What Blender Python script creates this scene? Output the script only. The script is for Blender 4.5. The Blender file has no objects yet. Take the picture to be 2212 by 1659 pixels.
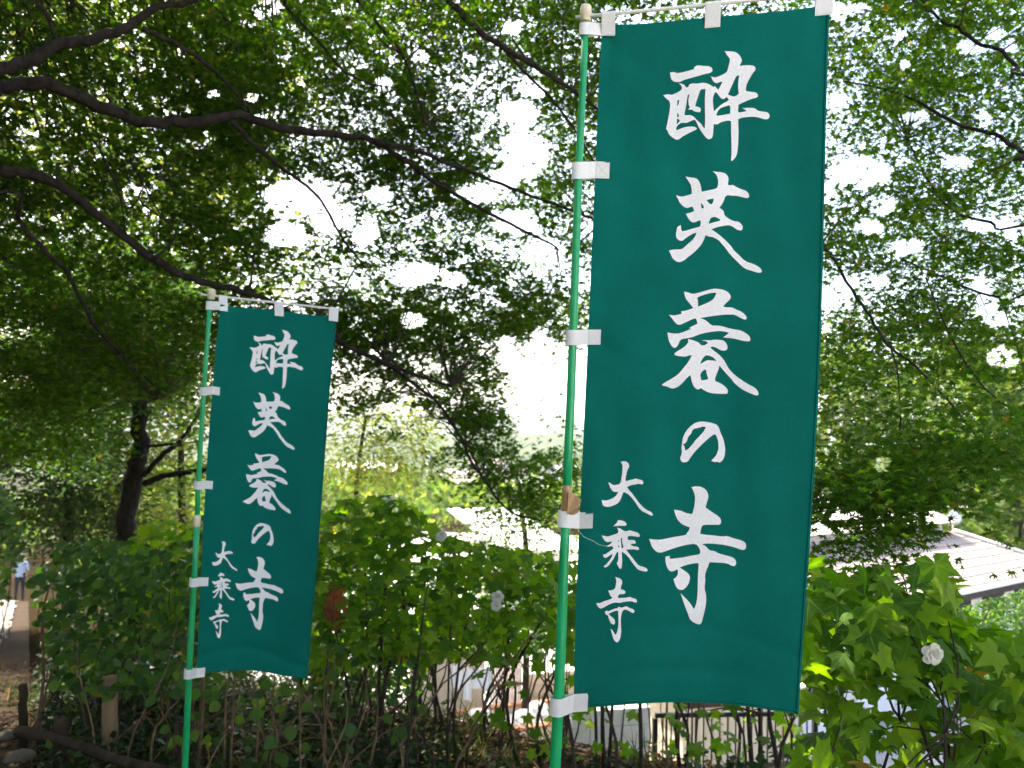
import bpy, bmesh, math, random
import numpy as np
from mathutils import Vector, Matrix, Quaternion

random.seed(7)
rng = np.random.default_rng(7)
scene = bpy.context.scene
C = scene.collection

# ------------------------------------------------------------------ camera
F = 1770.0            # focal length in units of a 2212 px wide picture
cam_d = bpy.data.cameras.new('camera')
cam_d.sensor_width = 36.0
cam_d.lens = 36.0 * F / 2212.0
cam_d.clip_start = 0.05
cam_d.clip_end = 9000
cam = bpy.data.objects.new('camera', cam_d)
C.objects.link(cam)
CAMZ = 1.55
CAM = (Matrix.Translation((0, 0, CAMZ)) @ Matrix.Rotation(math.radians(90 + 3.5), 4, 'X')
       @ Matrix.Rotation(math.radians(1.5), 4, 'Z'))
cam.matrix_world = CAM
cam_d.dof.use_dof = True
cam_d.dof.focus_distance = 2.25
cam_d.dof.aperture_fstop = 4.6
scene.camera = cam
CAMI = CAM.inverted()
CAMR = np.array(CAM.to_3x3())
CAMT = np.array(CAM.translation)

# ------------------------------------------------------------------ light
SUN_EL, SUN_AZ = math.radians(50), math.radians(-42)   # azimuth from +Y towards +X
world = bpy.data.worlds.new('World')
scene.world = world
world.use_nodes = True
wn = world.node_tree.nodes
wl = world.node_tree.links
bg = wn['Background']
sky = wn.new('ShaderNodeTexSky')
sky.sky_type = 'NISHITA'
sky.sun_disc = False
sky.sun_elevation = SUN_EL
sky.sun_rotation = SUN_AZ
sky.air_density = 1.0
sky.dust_density = 4.0
sky.ozone_density = 0.6
wl.new(sky.outputs[0], bg.inputs[0])
bg.inputs[1].default_value = 0.15
sun_d = bpy.data.lights.new('sun', 'SUN')
sun_d.energy = 4.0
sun_d.angle = math.radians(0.53)
sun_d.color = (1.0, 0.93, 0.82)
sun = bpy.data.objects.new('sun', sun_d)
C.objects.link(sun)
sdir = Vector((math.sin(SUN_AZ) * math.cos(SUN_EL), math.cos(SUN_AZ) * math.cos(SUN_EL), math.sin(SUN_EL)))
sun.rotation_euler = sdir.to_track_quat('Z', 'Y').to_euler()
sun.location = (-20, 20, 40)
scene.view_settings.view_transform = 'Standard'
scene.view_settings.look = 'None'
scene.view_settings.gamma = 1.0
scene.view_settings.exposure = 2.45
scene.cycles.max_bounces = 8
scene.cycles.diffuse_bounces = 4
scene.cycles.transmission_bounces = 6
scene.cycles.transparent_max_bounces = 8

# ------------------------------------------------------------------ helpers
def P(px, py, d):
    """point seen at pixel (px,py) of the 2212x1659 picture, d metres in front of the camera"""
    return CAM @ Vector(((px - 1106) / F * d, -(py - 829.5) / F * d, -d))

def PS(sx, sy, d):      # same with full-size photograph pixels
    return P(sx * 2212 / 3648, sy * 2212 / 3648, d)

def proj(p):
    """numpy (N,3) -> px, py, depth"""
    q = (np.asarray(p) - CAMT) @ CAMR
    d = -q[:, 2]
    dd = np.where(np.abs(d) < 1e-3, 1e-3, d)
    return 1106 + q[:, 0] / dd * F, 829.5 - q[:, 1] / dd * F, d

def tag(o, label=None, cat=None, group=None, kind=None):
    if label: o['label'] = label
    if cat: o['category'] = cat
    if group: o['group'] = group
    if kind: o['kind'] = kind
    return o

def empty(name, loc, label, cat, group=None):
    o = bpy.data.objects.new(name, None)
    o.empty_display_size = 0.1
    C.objects.link(o)
    o.location = loc
    tag(o, label, cat, group)
    return o

def link(name, me, mat=None, parent=None):
    o = bpy.data.objects.new(name, me)
    C.objects.link(o)
    if mat is not None and len(me.materials) == 0:
        me.materials.append(mat)
    if parent is not None:
        o.parent = parent
        o.matrix_parent_inverse = Matrix.Identity(4)
        # geometry is written in world coordinates unless an own matrix is given
        o.location = -wloc(parent)
    return o

def wloc(o):
    v = Vector(o.location)
    while o.parent is not None:
        o = o.parent
        v = v + Vector(o.location)
    return v

def mesh_np(name, verts, faces, smooth=False):
    """verts (N,3) float, faces (M,3|4) int -> mesh, fast"""
    me = bpy.data.meshes.new(name)
    verts = np.ascontiguousarray(verts, dtype=np.float32)
    faces = np.ascontiguousarray(faces, dtype=np.int32)
    n, k = faces.shape
    me.vertices.add(len(verts)); me.vertices.foreach_set('co', verts.ravel())
    me.loops.add(n * k); me.loops.foreach_set('vertex_index', faces.ravel())
    me.polygons.add(n)
    me.polygons.foreach_set('loop_start', np.arange(0, n * k, k, dtype=np.int32))
    me.polygons.foreach_set('loop_total', np.full(n, k, dtype=np.int32))
    if smooth:
        me.polygons.foreach_set('use_smooth', np.ones(n, dtype=bool))
    me.update(calc_edges=True)
    return me

class MB:
    """collects polygons in world coordinates"""
    def __init__(s): s.v = []; s.f = []
    def add(s, vs, fs):
        b = len(s.v); s.v += [tuple(v) for v in vs]; s.f += [tuple(i + b for i in f) for f in fs]
    def box(s, c, size, rot=None):
        hx, hy, hz = [a / 2 for a in size]
        vs = [Vector((x, y, z)) for x in (-hx, hx) for y in (-hy, hy) for z in (-hz, hz)]
        if rot is not None: vs = [rot @ v for v in vs]
        c = Vector(c)
        s.add([v + c for v in vs], [(0, 1, 3, 2), (4, 6, 7, 5), (0, 4, 5, 1), (2, 3, 7, 6), (0, 2, 6, 4), (1, 5, 7, 3)])
    def tube(s, pts, rad, sides=8, cap=True, wob=0.0):
        pts = [Vector(p) for p in pts]
        n = len(pts)
        if not hasattr(rad, '__len__'): rad = [rad] * n
        vs = []
        ref = None
        for i, p in enumerate(pts):
            t = (pts[min(i + 1, n - 1)] - pts[max(i - 1, 0)])
            t = t.normalized() if t.length > 1e-9 else Vector((0, 0, 1))
            if ref is None:
                ref = t.orthogonal().normalized()
            ref = (ref - t * ref.dot(t))
            ref = ref.normalized() if ref.length > 1e-6 else t.orthogonal().normalized()
            b = t.cross(ref)
            for k in range(sides):
                a = 2 * math.pi * k / sides
                r = rad[i] * (1 + (random.uniform(-wob, wob) if wob else 0))
                vs.append(p + (ref * math.cos(a) + b * math.sin(a)) * r)
        fs = []
        for i in range(n - 1):
            for k in range(sides):
                k2 = (k + 1) % sides
                fs.append((i * sides + k, i * sides + k2, (i + 1) * sides + k2, (i + 1) * sides + k))
        if cap:
            fs.append(tuple(range(sides - 1, -1, -1)))
            fs.append(tuple((n - 1) * sides + k for k in range(sides)))
        s.add(vs, fs)
    def lathe(s, base, prof, sides=20, axis=None):
        base = Vector(base)
        q = Vector((0, 0, 1)).rotation_difference(axis.normalized()) if axis is not None else Quaternion()
        vs = [base + q @ Vector((r * math.cos(2 * math.pi * k / sides), r * math.sin(2 * math.pi * k / sides), h))
              for r, h in prof for k in range(sides)]
        n = len(prof); fs = []
        for i in range(n - 1):
            for k in range(sides):
                k2 = (k + 1) % sides
                fs.append((i * sides + k, i * sides + k2, (i + 1) * sides + k2, (i + 1) * sides + k))
        fs.append(tuple(range(sides - 1, -1, -1))); fs.append(tuple((n - 1) * sides + k for k in range(sides)))
        s.add(vs, fs)
    def build(s, name, mat, parent=None, smooth=False, bevel=0.0):
        me = bpy.data.meshes.new(name)
        me.from_pydata(s.v, [], s.f)
        me.update()
        if bevel > 0:
            bm = bmesh.new(); bm.from_mesh(me)
            bmesh.ops.bevel(bm, geom=list(bm.edges), offset=bevel, segments=2, affect='EDGES', profile=0.6)
            bm.to_mesh(me); bm.free()
        if smooth:
            for p in me.polygons: p.use_smooth = True
        return link(name, me, mat, parent)

def spline(pts, n):
    """Catmull-Rom resample of tuples"""
    pts = np.array(pts, float)
    m = len(pts)
    out = []
    for t in np.linspace(0, m - 1, n):
        i = min(int(t), m - 2); u = t - i
        p0 = pts[max(i - 1, 0)]; p1 = pts[i]; p2 = pts[i + 1]; p3 = pts[min(i + 2, m - 1)]
        out.append(0.5 * (2 * p1 + (p2 - p0) * u + (2 * p0 - 5 * p1 + 4 * p2 - p3) * u * u + (3 * p1 - p0 - 3 * p2 + p3) * u ** 3))
    return np.array(out)

# ------------------------------------------------------------------ materials
def newmat(name):
    m = bpy.data.materials.new(name); m.use_nodes = True
    nt = m.node_tree
    return m, nt.nodes, nt.links, nt.nodes['Principled BSDF'], nt.nodes['Material Output']

def ramp(nodes, stops):
    r = nodes.new('ShaderNodeValToRGB')
    el = r.color_ramp.elements
    while len(el) < len(stops): el.new(0.5)
    for e, (p, c) in zip(el, stops):
        e.position = p; e.color = (*c, 1)
    return r

def noise(nodes, links, scale, detail=4, rough=0.55, coord='Object', stretch=None):
    tc = nodes.new('ShaderNodeTexCoord')
    src = tc.outputs[coord]
    if stretch:
        mp = nodes.new('ShaderNodeMapping'); mp.inputs['Scale'].default_value = stretch
        links.new(src, mp.inputs[0]); src = mp.outputs[0]
    n = nodes.new('ShaderNodeTexNoise')
    n.inputs['Scale'].default_value = scale; n.inputs['Detail'].default_value = detail
    n.inputs['Roughness'].default_value = rough
    links.new(src, n.inputs['Vector'])
    return n

def bump(nodes, links, src, strength, dist, bsdf):
    b = nodes.new('ShaderNodeBump')
    b.inputs['Strength'].default_value = strength; b.inputs['Distance'].default_value = dist
    links.new(src, b.inputs['Height']); links.new(b.outputs[0], bsdf.inputs['Normal'])

def rough_mat(name, c1, c2, scale=6, rough=0.85, bstr=0.4, bdist=0.01, stretch=None, spec=0.3):
    m, n, l, b, o = newmat(name)
    t = noise(n, l, scale, 6, 0.6, 'Object', stretch)
    r = ramp(n, [(0.3, c1), (0.7, c2)])
    l.new(t.outputs[0], r.inputs[0]); l.new(r.outputs[0], b.inputs['Base Color'])
    b.inputs['Roughness'].default_value = rough
    b.inputs['Specular IOR Level'].default_value = spec
    bump(n, l, t.outputs[0], bstr, bdist, b)
    return m

def leaf_mat(name, stops, trans, rough=0.5, tw=0.5, by_object=False, spec=0.14):
    """leaf: glossy coat diffuse + translucency, colour differs leaf by leaf"""
    m, n, l, b, o = newmat(name)
    if by_object:
        g = n.new('ShaderNodeObjectInfo'); rnd = g.outputs['Random']
    else:
        g = n.new('ShaderNodeNewGeometry'); rnd = g.outputs['Random Per Island']
    r = ramp(n, stops)
    l.new(rnd, r.inputs[0])
    l.new(r.outputs[0], b.inputs['Base Color'])
    b.inputs['Roughness'].default_value = rough
    b.inputs['Specular IOR Level'].default_value = spec
    tr = n.new('ShaderNodeBsdfTranslucent')
    mx = n.new('ShaderNodeMix'); mx.data_type = 'RGBA'; mx.blend_type = 'MULTIPLY'; mx.inputs[0].default_value = 1
    l.new(r.outputs[0], mx.inputs[6]); mx.inputs[7].default_value = (*trans, 1)
    l.new(mx.outputs[2], tr.inputs[0])
    ms = n.new('ShaderNodeMixShader'); ms.inputs[0].default_value = tw
    l.new(b.outputs[0], ms.inputs[1]); l.new(tr.outputs[0], ms.inputs[2])
    l.new(ms.outputs[0], o.inputs[0])
    return m

def cloth_mat(name, col, trans, tw, mottle=0.12, weave=2200):
    m, n, l, b, o = newmat(name)
    t = noise(n, l, 3.0, 5, 0.6, 'Object')
    w = n.new('ShaderNodeTexWave'); w.wave_type = 'BANDS'; w.bands_direction = 'Z'
    w.inputs['Scale'].default_value = 160; w.inputs['Distortion'].default_value = 1.5; w.inputs['Detail'].default_value = 2
    fine = noise(n, l, 420, 2, 0.5, 'Object', (0.6, 0.6, 1.6))
    d = tuple(c * (1 - mottle) for c in col); u = tuple(min(1, c * (1 + mottle)) for c in col)
    r = ramp(n, [(0.35, d), (0.65, u)])
    l.new(t.outputs[0], r.inputs[0])
    mixf = n.new('ShaderNodeMix'); mixf.data_type = 'RGBA'; mixf.blend_type = 'MULTIPLY'; mixf.inputs[0].default_value = 1
    rf = ramp(n, [(0.3, (0.86,) * 3), (0.7, (1.1,) * 3)])
    l.new(fine.outputs[0], rf.inputs[0])
    l.new(r.outputs[0], mixf.inputs[6]); l.new(rf.outputs[0], mixf.inputs[7])
    l.new(mixf.outputs[2], b.inputs['Base Color'])
    b.inputs['Roughness'].default_value = 0.9
    b.inputs['Specular IOR Level'].default_value = 0.04
    bump(n, l, fine.outputs[0], 0.25, 0.0006, b)
    tr = n.new('ShaderNodeBsdfTranslucent'); tr.inputs[0].default_value = (*trans, 1)
    ms = n.new('ShaderNodeMixShader'); ms.inputs[0].default_value = tw
    l.new(b.outputs[0], ms.inputs[1]); l.new(tr.outputs[0], ms.inputs[2]); l.new(ms.outputs[0], o.inputs[0])
    return m

M = {}
M['cloth'] = cloth_mat('teal_cloth', (0.0036, 0.121, 0.090), (0.004, 0.22, 0.15), 0.02, 0.09)
M['print'] = cloth_mat('white_print', (0.85, 0.81, 0.765), (0.6, 0.6, 0.55), 0.05, 0.03)
M['tab'] = cloth_mat('tab_tape', (0.82, 0.79, 0.73), (0.7, 0.68, 0.62), 0.15, 0.10)
m, n, l, b, o = newmat('green_pole')
t = noise(n, l, 14, 5, 0.6, 'Object', (1, 1, 0.4))
r = ramp(n, [(0.3, (0.007, 0.28, 0.085)), (0.7, (0.011, 0.36, 0.115))])
l.new(t.outputs[0], r.inputs[0]); l.new(r.outputs[0], b.inputs['Base Color'])
b.inputs['Roughness'].default_value = 0.33; b.inputs['Specular IOR Level'].default_value = 0.45
rr = ramp(n, [(0.3, (0.28,) * 3), (0.75, (0.5,) * 3)]); l.new(t.outputs[0], rr.inputs[0]); l.new(rr.outputs[0], b.inputs['Roughness'])
M['pole'] = m
M['cream'] = rough_mat('cream_plastic', (0.62, 0.52, 0.33), (0.72, 0.63, 0.43), 40, 0.45, 0.1, 0.001, spec=0.4)
M['rod'] = rough_mat('white_rod', (0.66, 0.63, 0.52), (0.76, 0.73, 0.62), 30, 0.45, 0.05, 0.001)
m, n, l, b, o = newmat('brown_packing_tape')
t = noise(n, l, 60, 4)
r = ramp(n, [(0.3, (0.30, 0.17, 0.065)), (0.7, (0.40, 0.24, 0.10))])
l.new(t.outputs[0], r.inputs[0]); l.new(r.outputs[0], b.inputs['Base Color'])
b.inputs['Roughness'].default_value = 0.22
bump(n, l, t.outputs[0], 0.3, 0.002, b)
M['tape'] = m
M['thread'] = rough_mat('loose_thread', (0.35, 0.42, 0.36), (0.5, 0.55, 0.5), 60)
M['stitch'] = rough_mat('stitch', (0.62, 0.60, 0.56), (0.68, 0.66, 0.62), 60)
M['bark'] = rough_mat('maple_bark', (0.012, 0.009, 0.007), (0.042, 0.031, 0.023), 22, 0.95, 0.9, 0.012, (1, 1, 0.5), 0.15)
M['twig'] = rough_mat('twig_bark', (0.028, 0.022, 0.014), (0.07, 0.05, 0.03), 30, 0.9, 0.3, 0.004, None, 0.15)
M['drytwig'] = rough_mat('dry_twig', (0.075, 0.045, 0.025), (0.22, 0.14, 0.078), 26, 0.9, 0.4, 0.004, None, 0.15)
M['stem'] = rough_mat('dark_stem', (0.022, 0.017, 0.012), (0.075, 0.055, 0.038), 25, 0.9, 0.5, 0.004, None, 0.15)
g = [(0.0, (0.018, 0.050, 0.003)), (0.45, (0.036, 0.092, 0.004)), (0.8, (0.062, 0.124, 0.005)), (0.99, (0.10, 0.15, 0.016)), (1.0, (0.22, 0.13, 0.02))]
M['maple'] = leaf_mat('maple_leaf', g, (2.5, 2.5, 1.0), 0.55, 0.45, False, 0.06)
M['maple_o'] = leaf_mat('maple_leaf_single', g, (2.5, 2.5, 1.0), 0.55, 0.45, True, 0.06)
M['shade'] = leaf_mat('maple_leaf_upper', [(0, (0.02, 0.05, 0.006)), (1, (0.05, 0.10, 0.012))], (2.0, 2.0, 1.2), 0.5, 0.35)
gh = [(0.0, (0.035, 0.095, 0.004)), (0.5, (0.078, 0.165, 0.005)), (0.9, (0.145, 0.235, 0.006)), (0.994, (0.15, 0.22, 0.02)), (1.0, (0.34, 0.20, 0.03))]
M['hib'] = leaf_mat('hibiscus_leaf', gh, (2.7, 2.7, .8), 0.6, 0.5, True, 0.14)
M['hib_s'] = leaf_mat('hibiscus_leaf_mass', gh, (2.7, 2.7, .8), 0.6, 0.5, False, 0.14)
go = [(0.0, (0.020, 0.055, 0.010)), (0.5, (0.040, 0.095, 0.014)), (0.97, (0.075, 0.140, 0.018)), (1.0, (0.26, 0.18, 0.03))]
def add_veins(m):
    nt = m.node_tree; n, l = nt.nodes, nt.links; b = n['Principled BSDF']
    tc = n.new('ShaderNodeTexCoord'); sp = n.new('ShaderNodeSeparateXYZ'); l.new(tc.outputs['Object'], sp.inputs[0])
    ax = n.new('ShaderNodeMath'); ax.operation = 'ABSOLUTE'; l.new(sp.outputs[0], ax.inputs[0])
    last = ax.outputs[0]
    for a in (55, 116):
        t = math.radians(a)
        q = n.new('ShaderNodeMath'); q.operation = 'MULTIPLY'; q.inputs[1].default_value = math.cos(t); l.new(ax.outputs[0], q.inputs[0])
        w = n.new('ShaderNodeMath'); w.operation = 'MULTIPLY_ADD'; w.inputs[1].default_value = -math.sin(t); l.new(sp.outputs[1], w.inputs[0]); l.new(q.outputs[0], w.inputs[2])
        e = n.new('ShaderNodeMath'); e.operation = 'ABSOLUTE'; l.new(w.outputs[0], e.inputs[0])
        mn = n.new('ShaderNodeMath'); mn.operation = 'MINIMUM'; l.new(last, mn.inputs[0]); l.new(e.outputs[0], mn.inputs[1]); last = mn.outputs[0]
    r = ramp(n, [(0.0, (1, 1, 1)), (0.035, (0, 0, 0))]); l.new(last, r.inputs[0])
    src = b.inputs['Base Color'].links[0].from_socket
    nz = noise(n, l, 5, 4); rn = ramp(n, [(.3, (.72, .78, .7)), (.7, (1.15, 1.1, 1.1))]); l.new(nz.outputs[0], rn.inputs[0])
    mu = n.new('ShaderNodeMix'); mu.data_type = 'RGBA'; mu.blend_type = 'MULTIPLY'; mu.inputs[0].default_value = 1; l.new(src, mu.inputs[6]); l.new(rn.outputs[0], mu.inputs[7])
    mx = n.new('ShaderNodeMix'); mx.data_type = 'RGBA'; l.new(r.outputs[0], mx.inputs[0]); l.new(mu.outputs[2], mx.inputs[6]); mx.inputs[7].default_value = (0.16, 0.26, 0.05, 1)
    l.new(mx.outputs[2], b.inputs['Base Color'])
    bump(n, l, r.outputs[0], 0.5, 0.004, b)
add_veins(M['hib'])
M['oval'] = leaf_mat('oval_leaf', go, (2.4, 2.4, 1.2), 0.5, 0.4, True, 0.2)
M['oval_s'] = leaf_mat('oval_leaf_mass', go, (2.4, 2.4, 1.2), 0.5, 0.4, False, 0.18)
gf = [(0.0, (0.035, 0.075, 0.012)), (0.6, (0.075, 0.125, 0.018)), (1.0, (0.14, 0.17, 0.03))]
M['far'] = leaf_mat('broad_leaf_far', gf, (2.2, 2.2, 1.3), 0.6, 0.4)
gy = [(0.0, (0.07, 0.11, 0.015)), (0.6, (0.14, 0.18, 0.025)), (1.0, (0.28, 0.27, 0.05))]
M['feather'] = leaf_mat('feathery_leaf', [(0, (0.018, 0.042, 0.007)), (0.8, (0.045, 0.082, 0.012)), (1, (0.09, 0.12, 0.02))], (1.6, 1.6, .9), .6, .25, False, .05)
M['yellowish'] = leaf_mat('yellowing_leaf', gy, (2.2, 2.2, 1.4), 0.6, 0.5)
M['red'] = leaf_mat('red_leaf', [(0, (0.18, 0.045, 0.02)), (1, (0.30, 0.11, 0.03))], (2, 2, 1.4), 0.6, 0.4, True)
M['litter'] = leaf_mat('dead_leaf', [(0, (0.022, 0.011, 0.006)), (0.5, (0.055, 0.028, 0.012)), (0.93, (0.10, 0.055, 0.022)), (1, (0.22, 0.14, 0.06))], (1.2, 1.1, 1), 0.8, 0.12)
M['grass'] = leaf_mat('grass_blade', [(0, (0.02, 0.04, 0.010)), (0.8, (0.045, 0.075, 0.015)), (1, (0.18, 0.13, 0.05))], (2, 2, 1.2), 0.6, 0.35)
M['weed'] = leaf_mat('weed_leaf', [(0, (0.010, 0.022, 0.006)), (0.7, (0.025, 0.05, 0.010)), (0.95, (0.05, 0.08, 0.014)), (1, (0.16, 0.10, 0.03))], (1.6, 1.6, 1), .6, .3, False, .2)
M['petal'] = leaf_mat('white_petal', [(0, (0.66, 0.61, 0.50)), (1, (0.72, 0.67, 0.57))], (1, 1, .95), 0.7, 0.25, True)

# ------------------------------------------------------------------ terrain
def sstep(a, b, x):
    t = np.clip((x - a) / (b - a), 0, 1); return t * t * (3 - 2 * t)

def edge_y(x):
    e = 6.8 - 0.8 * (x - 0.5)
    e = np.where(x < -3, 9.6 + 2.0 * (-3 - x), e)
    return np.maximum(e, 4.4)

YARD = -3.3
def H(x, y):
    x = np.asarray(x, float); y = np.asarray(y, float)
    base = -0.14 * np.clip(y, 0, 8) - 0.176 * np.clip(y - 8, 0, 24)
    s = y - edge_y(x)
    z = base + (YARD - base) * sstep(0, 3.2, s)
    rough = 0.035 * np.sin(x * 2.3 + 1.1 * np.sin(y * 1.7)) * np.cos(y * 2.9 + 0.6) + 0.02 * np.sin(x * 6.1 + y * 4.7)
    z = z + rough * (1 - sstep(0.5, 3.0, s)) * sstep(0.5, 2.5, y)
    z = z + (-14 - YARD) * sstep(40, 150, y)
    return z

def HZ(x, y): return float(H(x, y))

def axis_grid(lo, hi, step, far, n):
    g = list(np.arange(lo, hi + 1e-6, step))
    up = hi + np.geomspace(step, far, n); dn = lo - np.geomspace(step, far, n)
    return np.array(sorted(list(dn) + g + list(up)))
gx = axis_grid(-14, 12, 0.3, 2600, 28); gyv = np.array([v for v in axis_grid(-6, 24, 0.3, 2500, 28) if v > -110])
X, Y = np.meshgrid(gx, gyv, indexing='ij')
Z = H(X, Y)
nx, ny = X.shape
idx = np.arange(nx * ny).reshape(nx, ny)
faces = np.stack([idx[:-1, :-1], idx[1:, :-1], idx[1:, 1:], idx[:-1, 1:]], -1).reshape(-1, 4)
me = mesh_np('ground', np.stack([X, Y, Z], -1).reshape(-1, 3), faces, True)
m, n, l, b, o = newmat('soil_ground')
t = noise(n, l, 2.2, 8, 0.65); t2 = noise(n, l, 28, 6, 0.7)
r = ramp(n, [(0.25, (0.014, 0.009, 0.006)), (0.5, (0.030, 0.019, 0.011)), (0.75, (0.058, 0.038, 0.022))])
l.new(t2.outputs[0], r.inputs[0])
rg = ramp(n, [(0.4, (0.8, 0.8, 0.8)), (0.65, (0.55, 0.75, 0.4))])
l.new(t.outputs[0], rg.inputs[0])
mx = n.new('ShaderNodeMix'); mx.data_type = 'RGBA'; mx.blend_type = 'MULTIPLY'; mx.inputs[0].default_value = 1
l.new(r.outputs[0], mx.inputs[6]); l.new(rg.outputs[0], mx.inputs[7])
l.new(mx.outputs[2], b.inputs['Base Color']); b.inputs['Roughness'].default_value = 0.95; b.inputs['Specular IOR Level'].default_value = 0.0
bump(n, l, t2.outputs[0], 0.9, 0.03, b)
M['soil'] = m
ground = tag(link('ground', me, m), kind='structure')

def sheet(name, poly_fn, xs, ys, mat, lift, parent=None):
    X, Y = np.meshgrid(xs, ys, indexing='ij')
    wx, wy = poly_fn(X, Y)
    Z = H(wx, wy) + lift
    nx, ny = X.shape
    idx = np.arange(nx * ny).reshape(nx, ny)
    fc = np.stack([idx[:-1, :-1], idx[1:, :-1], idx[1:, 1:], idx[:-1, 1:]], -1).reshape(-1, 4)
    o = link(name, mesh_np(name, np.stack([wx, wy, Z], -1).reshape(-1, 3), fc, True), mat, parent)
    return o
M['gravel'] = rough_mat('pale_gravel', (0.50, 0.48, 0.44), (0.72, 0.69, 0.64), 60, 0.95, 0.8, 0.01)
M['concrete'] = rough_mat('yard_concrete', (0.34, 0.31, 0.29), (0.46, 0.43, 0.40), 5, 0.9, 0.2, 0.005)
M['pathdirt'] = rough_mat('path_dirt', (0.025, 0.017, 0.011), (0.055, 0.038, 0.024), 8, 0.95, 0.6, 0.02, None, 0.02)
tag(sheet('bounce_gravel', lambda a, b: (a, b), np.linspace(0.6, 20, 40), np.linspace(-26, -0.6, 30), M['gravel'], 0.02), kind='structure')  # pale gravel added out of view to bounce sun onto the banners
tag(sheet('yard', lambda a, b: (a, b), np.linspace(-5.0, 14, 50), np.linspace(9.5, 40, 40), M['concrete'], 0.03), kind='structure')
# garden path on the left, running away obliquely downhill
pd = Vector((-0.50, 0.866, 0)); pn = Vector((0.866, 0.50, 0))
p0 = Vector((-1.0, 1.9, 0))
def path_pt(u, v):   # u along, v to the left (0 = right edge)
    return p0.x + pd.x * u - pn.x * v, p0.y + pd.y * u - pn.y * v
path = tag(sheet('path', path_pt, np.linspace(0, 34, 110), np.linspace(0, 1.5, 8), M['pathdirt'], 0.035), kind='structure')
M['slab'] = rough_mat('stone_slab', (0.17, 0.15, 0.125), (0.30, 0.27, 0.225), 9, 0.9, 0.5, 0.01, None, 0.05)
rs = random.Random(3)
u = 2.0
while u < 33:
    ln = rs.uniform(0.42, 0.62); wv = rs.uniform(0.62, 0.8); v0 = 0.38 + rs.uniform(-0.06, 0.06)
    mb = MB(); cs = []
    for (du, dv) in ((0, 0), (ln, 0), (ln, wv), (0, wv)):
        x, y = path_pt(u + du + rs.uniform(-.02, .02), v0 + dv + rs.uniform(-.03, .03)); cs.append((x, y))
    top = [Vector((x, y, HZ(x, y) + 0.085)) for x, y in cs]; bot = [Vector((x, y, HZ(x, y) + 0.0)) for x, y in cs]
    mb.add(top + bot, [(0, 1, 2, 3), (7, 6, 5, 4), (0, 4, 5, 1), (1, 5, 6, 2), (2, 6, 7, 3), (3, 7, 4, 0)])
    mb.build('slab', M['slab'], path, bevel=0.012)
    u += ln + rs.uniform(0.05, 0.12)

# far hills
def make_hills():
    az = np.linspace(math.radians(-75), math.radians(75), 260)
    rr = np.geomspace(260, 2400, 60)
    A, R = np.meshgrid(az, rr, indexing='ij')
    x = R * np.sin(A); y = R * np.cos(A)
    ridge = (0.55 + 0.25 * np.sin(A * 5 + 0.7) + 0.14 * np.sin(A * 13 + 2) + 0.06 * np.sin(A * 31))
    ridge2 = (0.5 + 0.3 * np.sin(A * 4 + 2.6) + 0.12 * np.sin(A * 11 + 1))
    z = -15 + 17 * ridge * np.exp(-((R - 520) / 190) ** 2) + 62 * ridge2 * np.exp(-((R - 1500) / 520) ** 2)
    z += (R / 260) * 0.9 * np.sin(x * 0.045) * np.cos(y * 0.038) + (R / 260) * 0.5 * rng.standard_normal(R.shape)
    z -= 8 * (1 - sstep(260, 330, R))
    nx, ny = A.shape
    idx = np.arange(nx * ny).reshape(nx, ny)
    fc = np.stack([idx[:-1, :-1], idx[:-1, 1:], idx[1:, 1:], idx[1:, :-1]], -1).reshape(-1, 4)
    m, n, l, b, o = newmat('forest_hills')
    t = noise(n, l, 0.05, 8, 0.7); r = ramp(n, [(0.35, (0.03, 0.055, 0.02)), (0.65, (0.10, 0.125, 0.05))])
    l.new(t.outputs[0], r.inputs[0]); l.new(r.outputs[0], b.inputs['Base Color']); b.inputs['Roughness'].default_value = 1
    b.inputs['Specular IOR Level'].default_value = 0.0
    bump(n, l, t.outputs[0], 1.0, 8.0, b)
    tag(link('hills', mesh_np('hills', np.stack([x, y, z], -1).reshape(-1, 3), fc, True), m), kind='structure')
make_hills()

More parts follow.
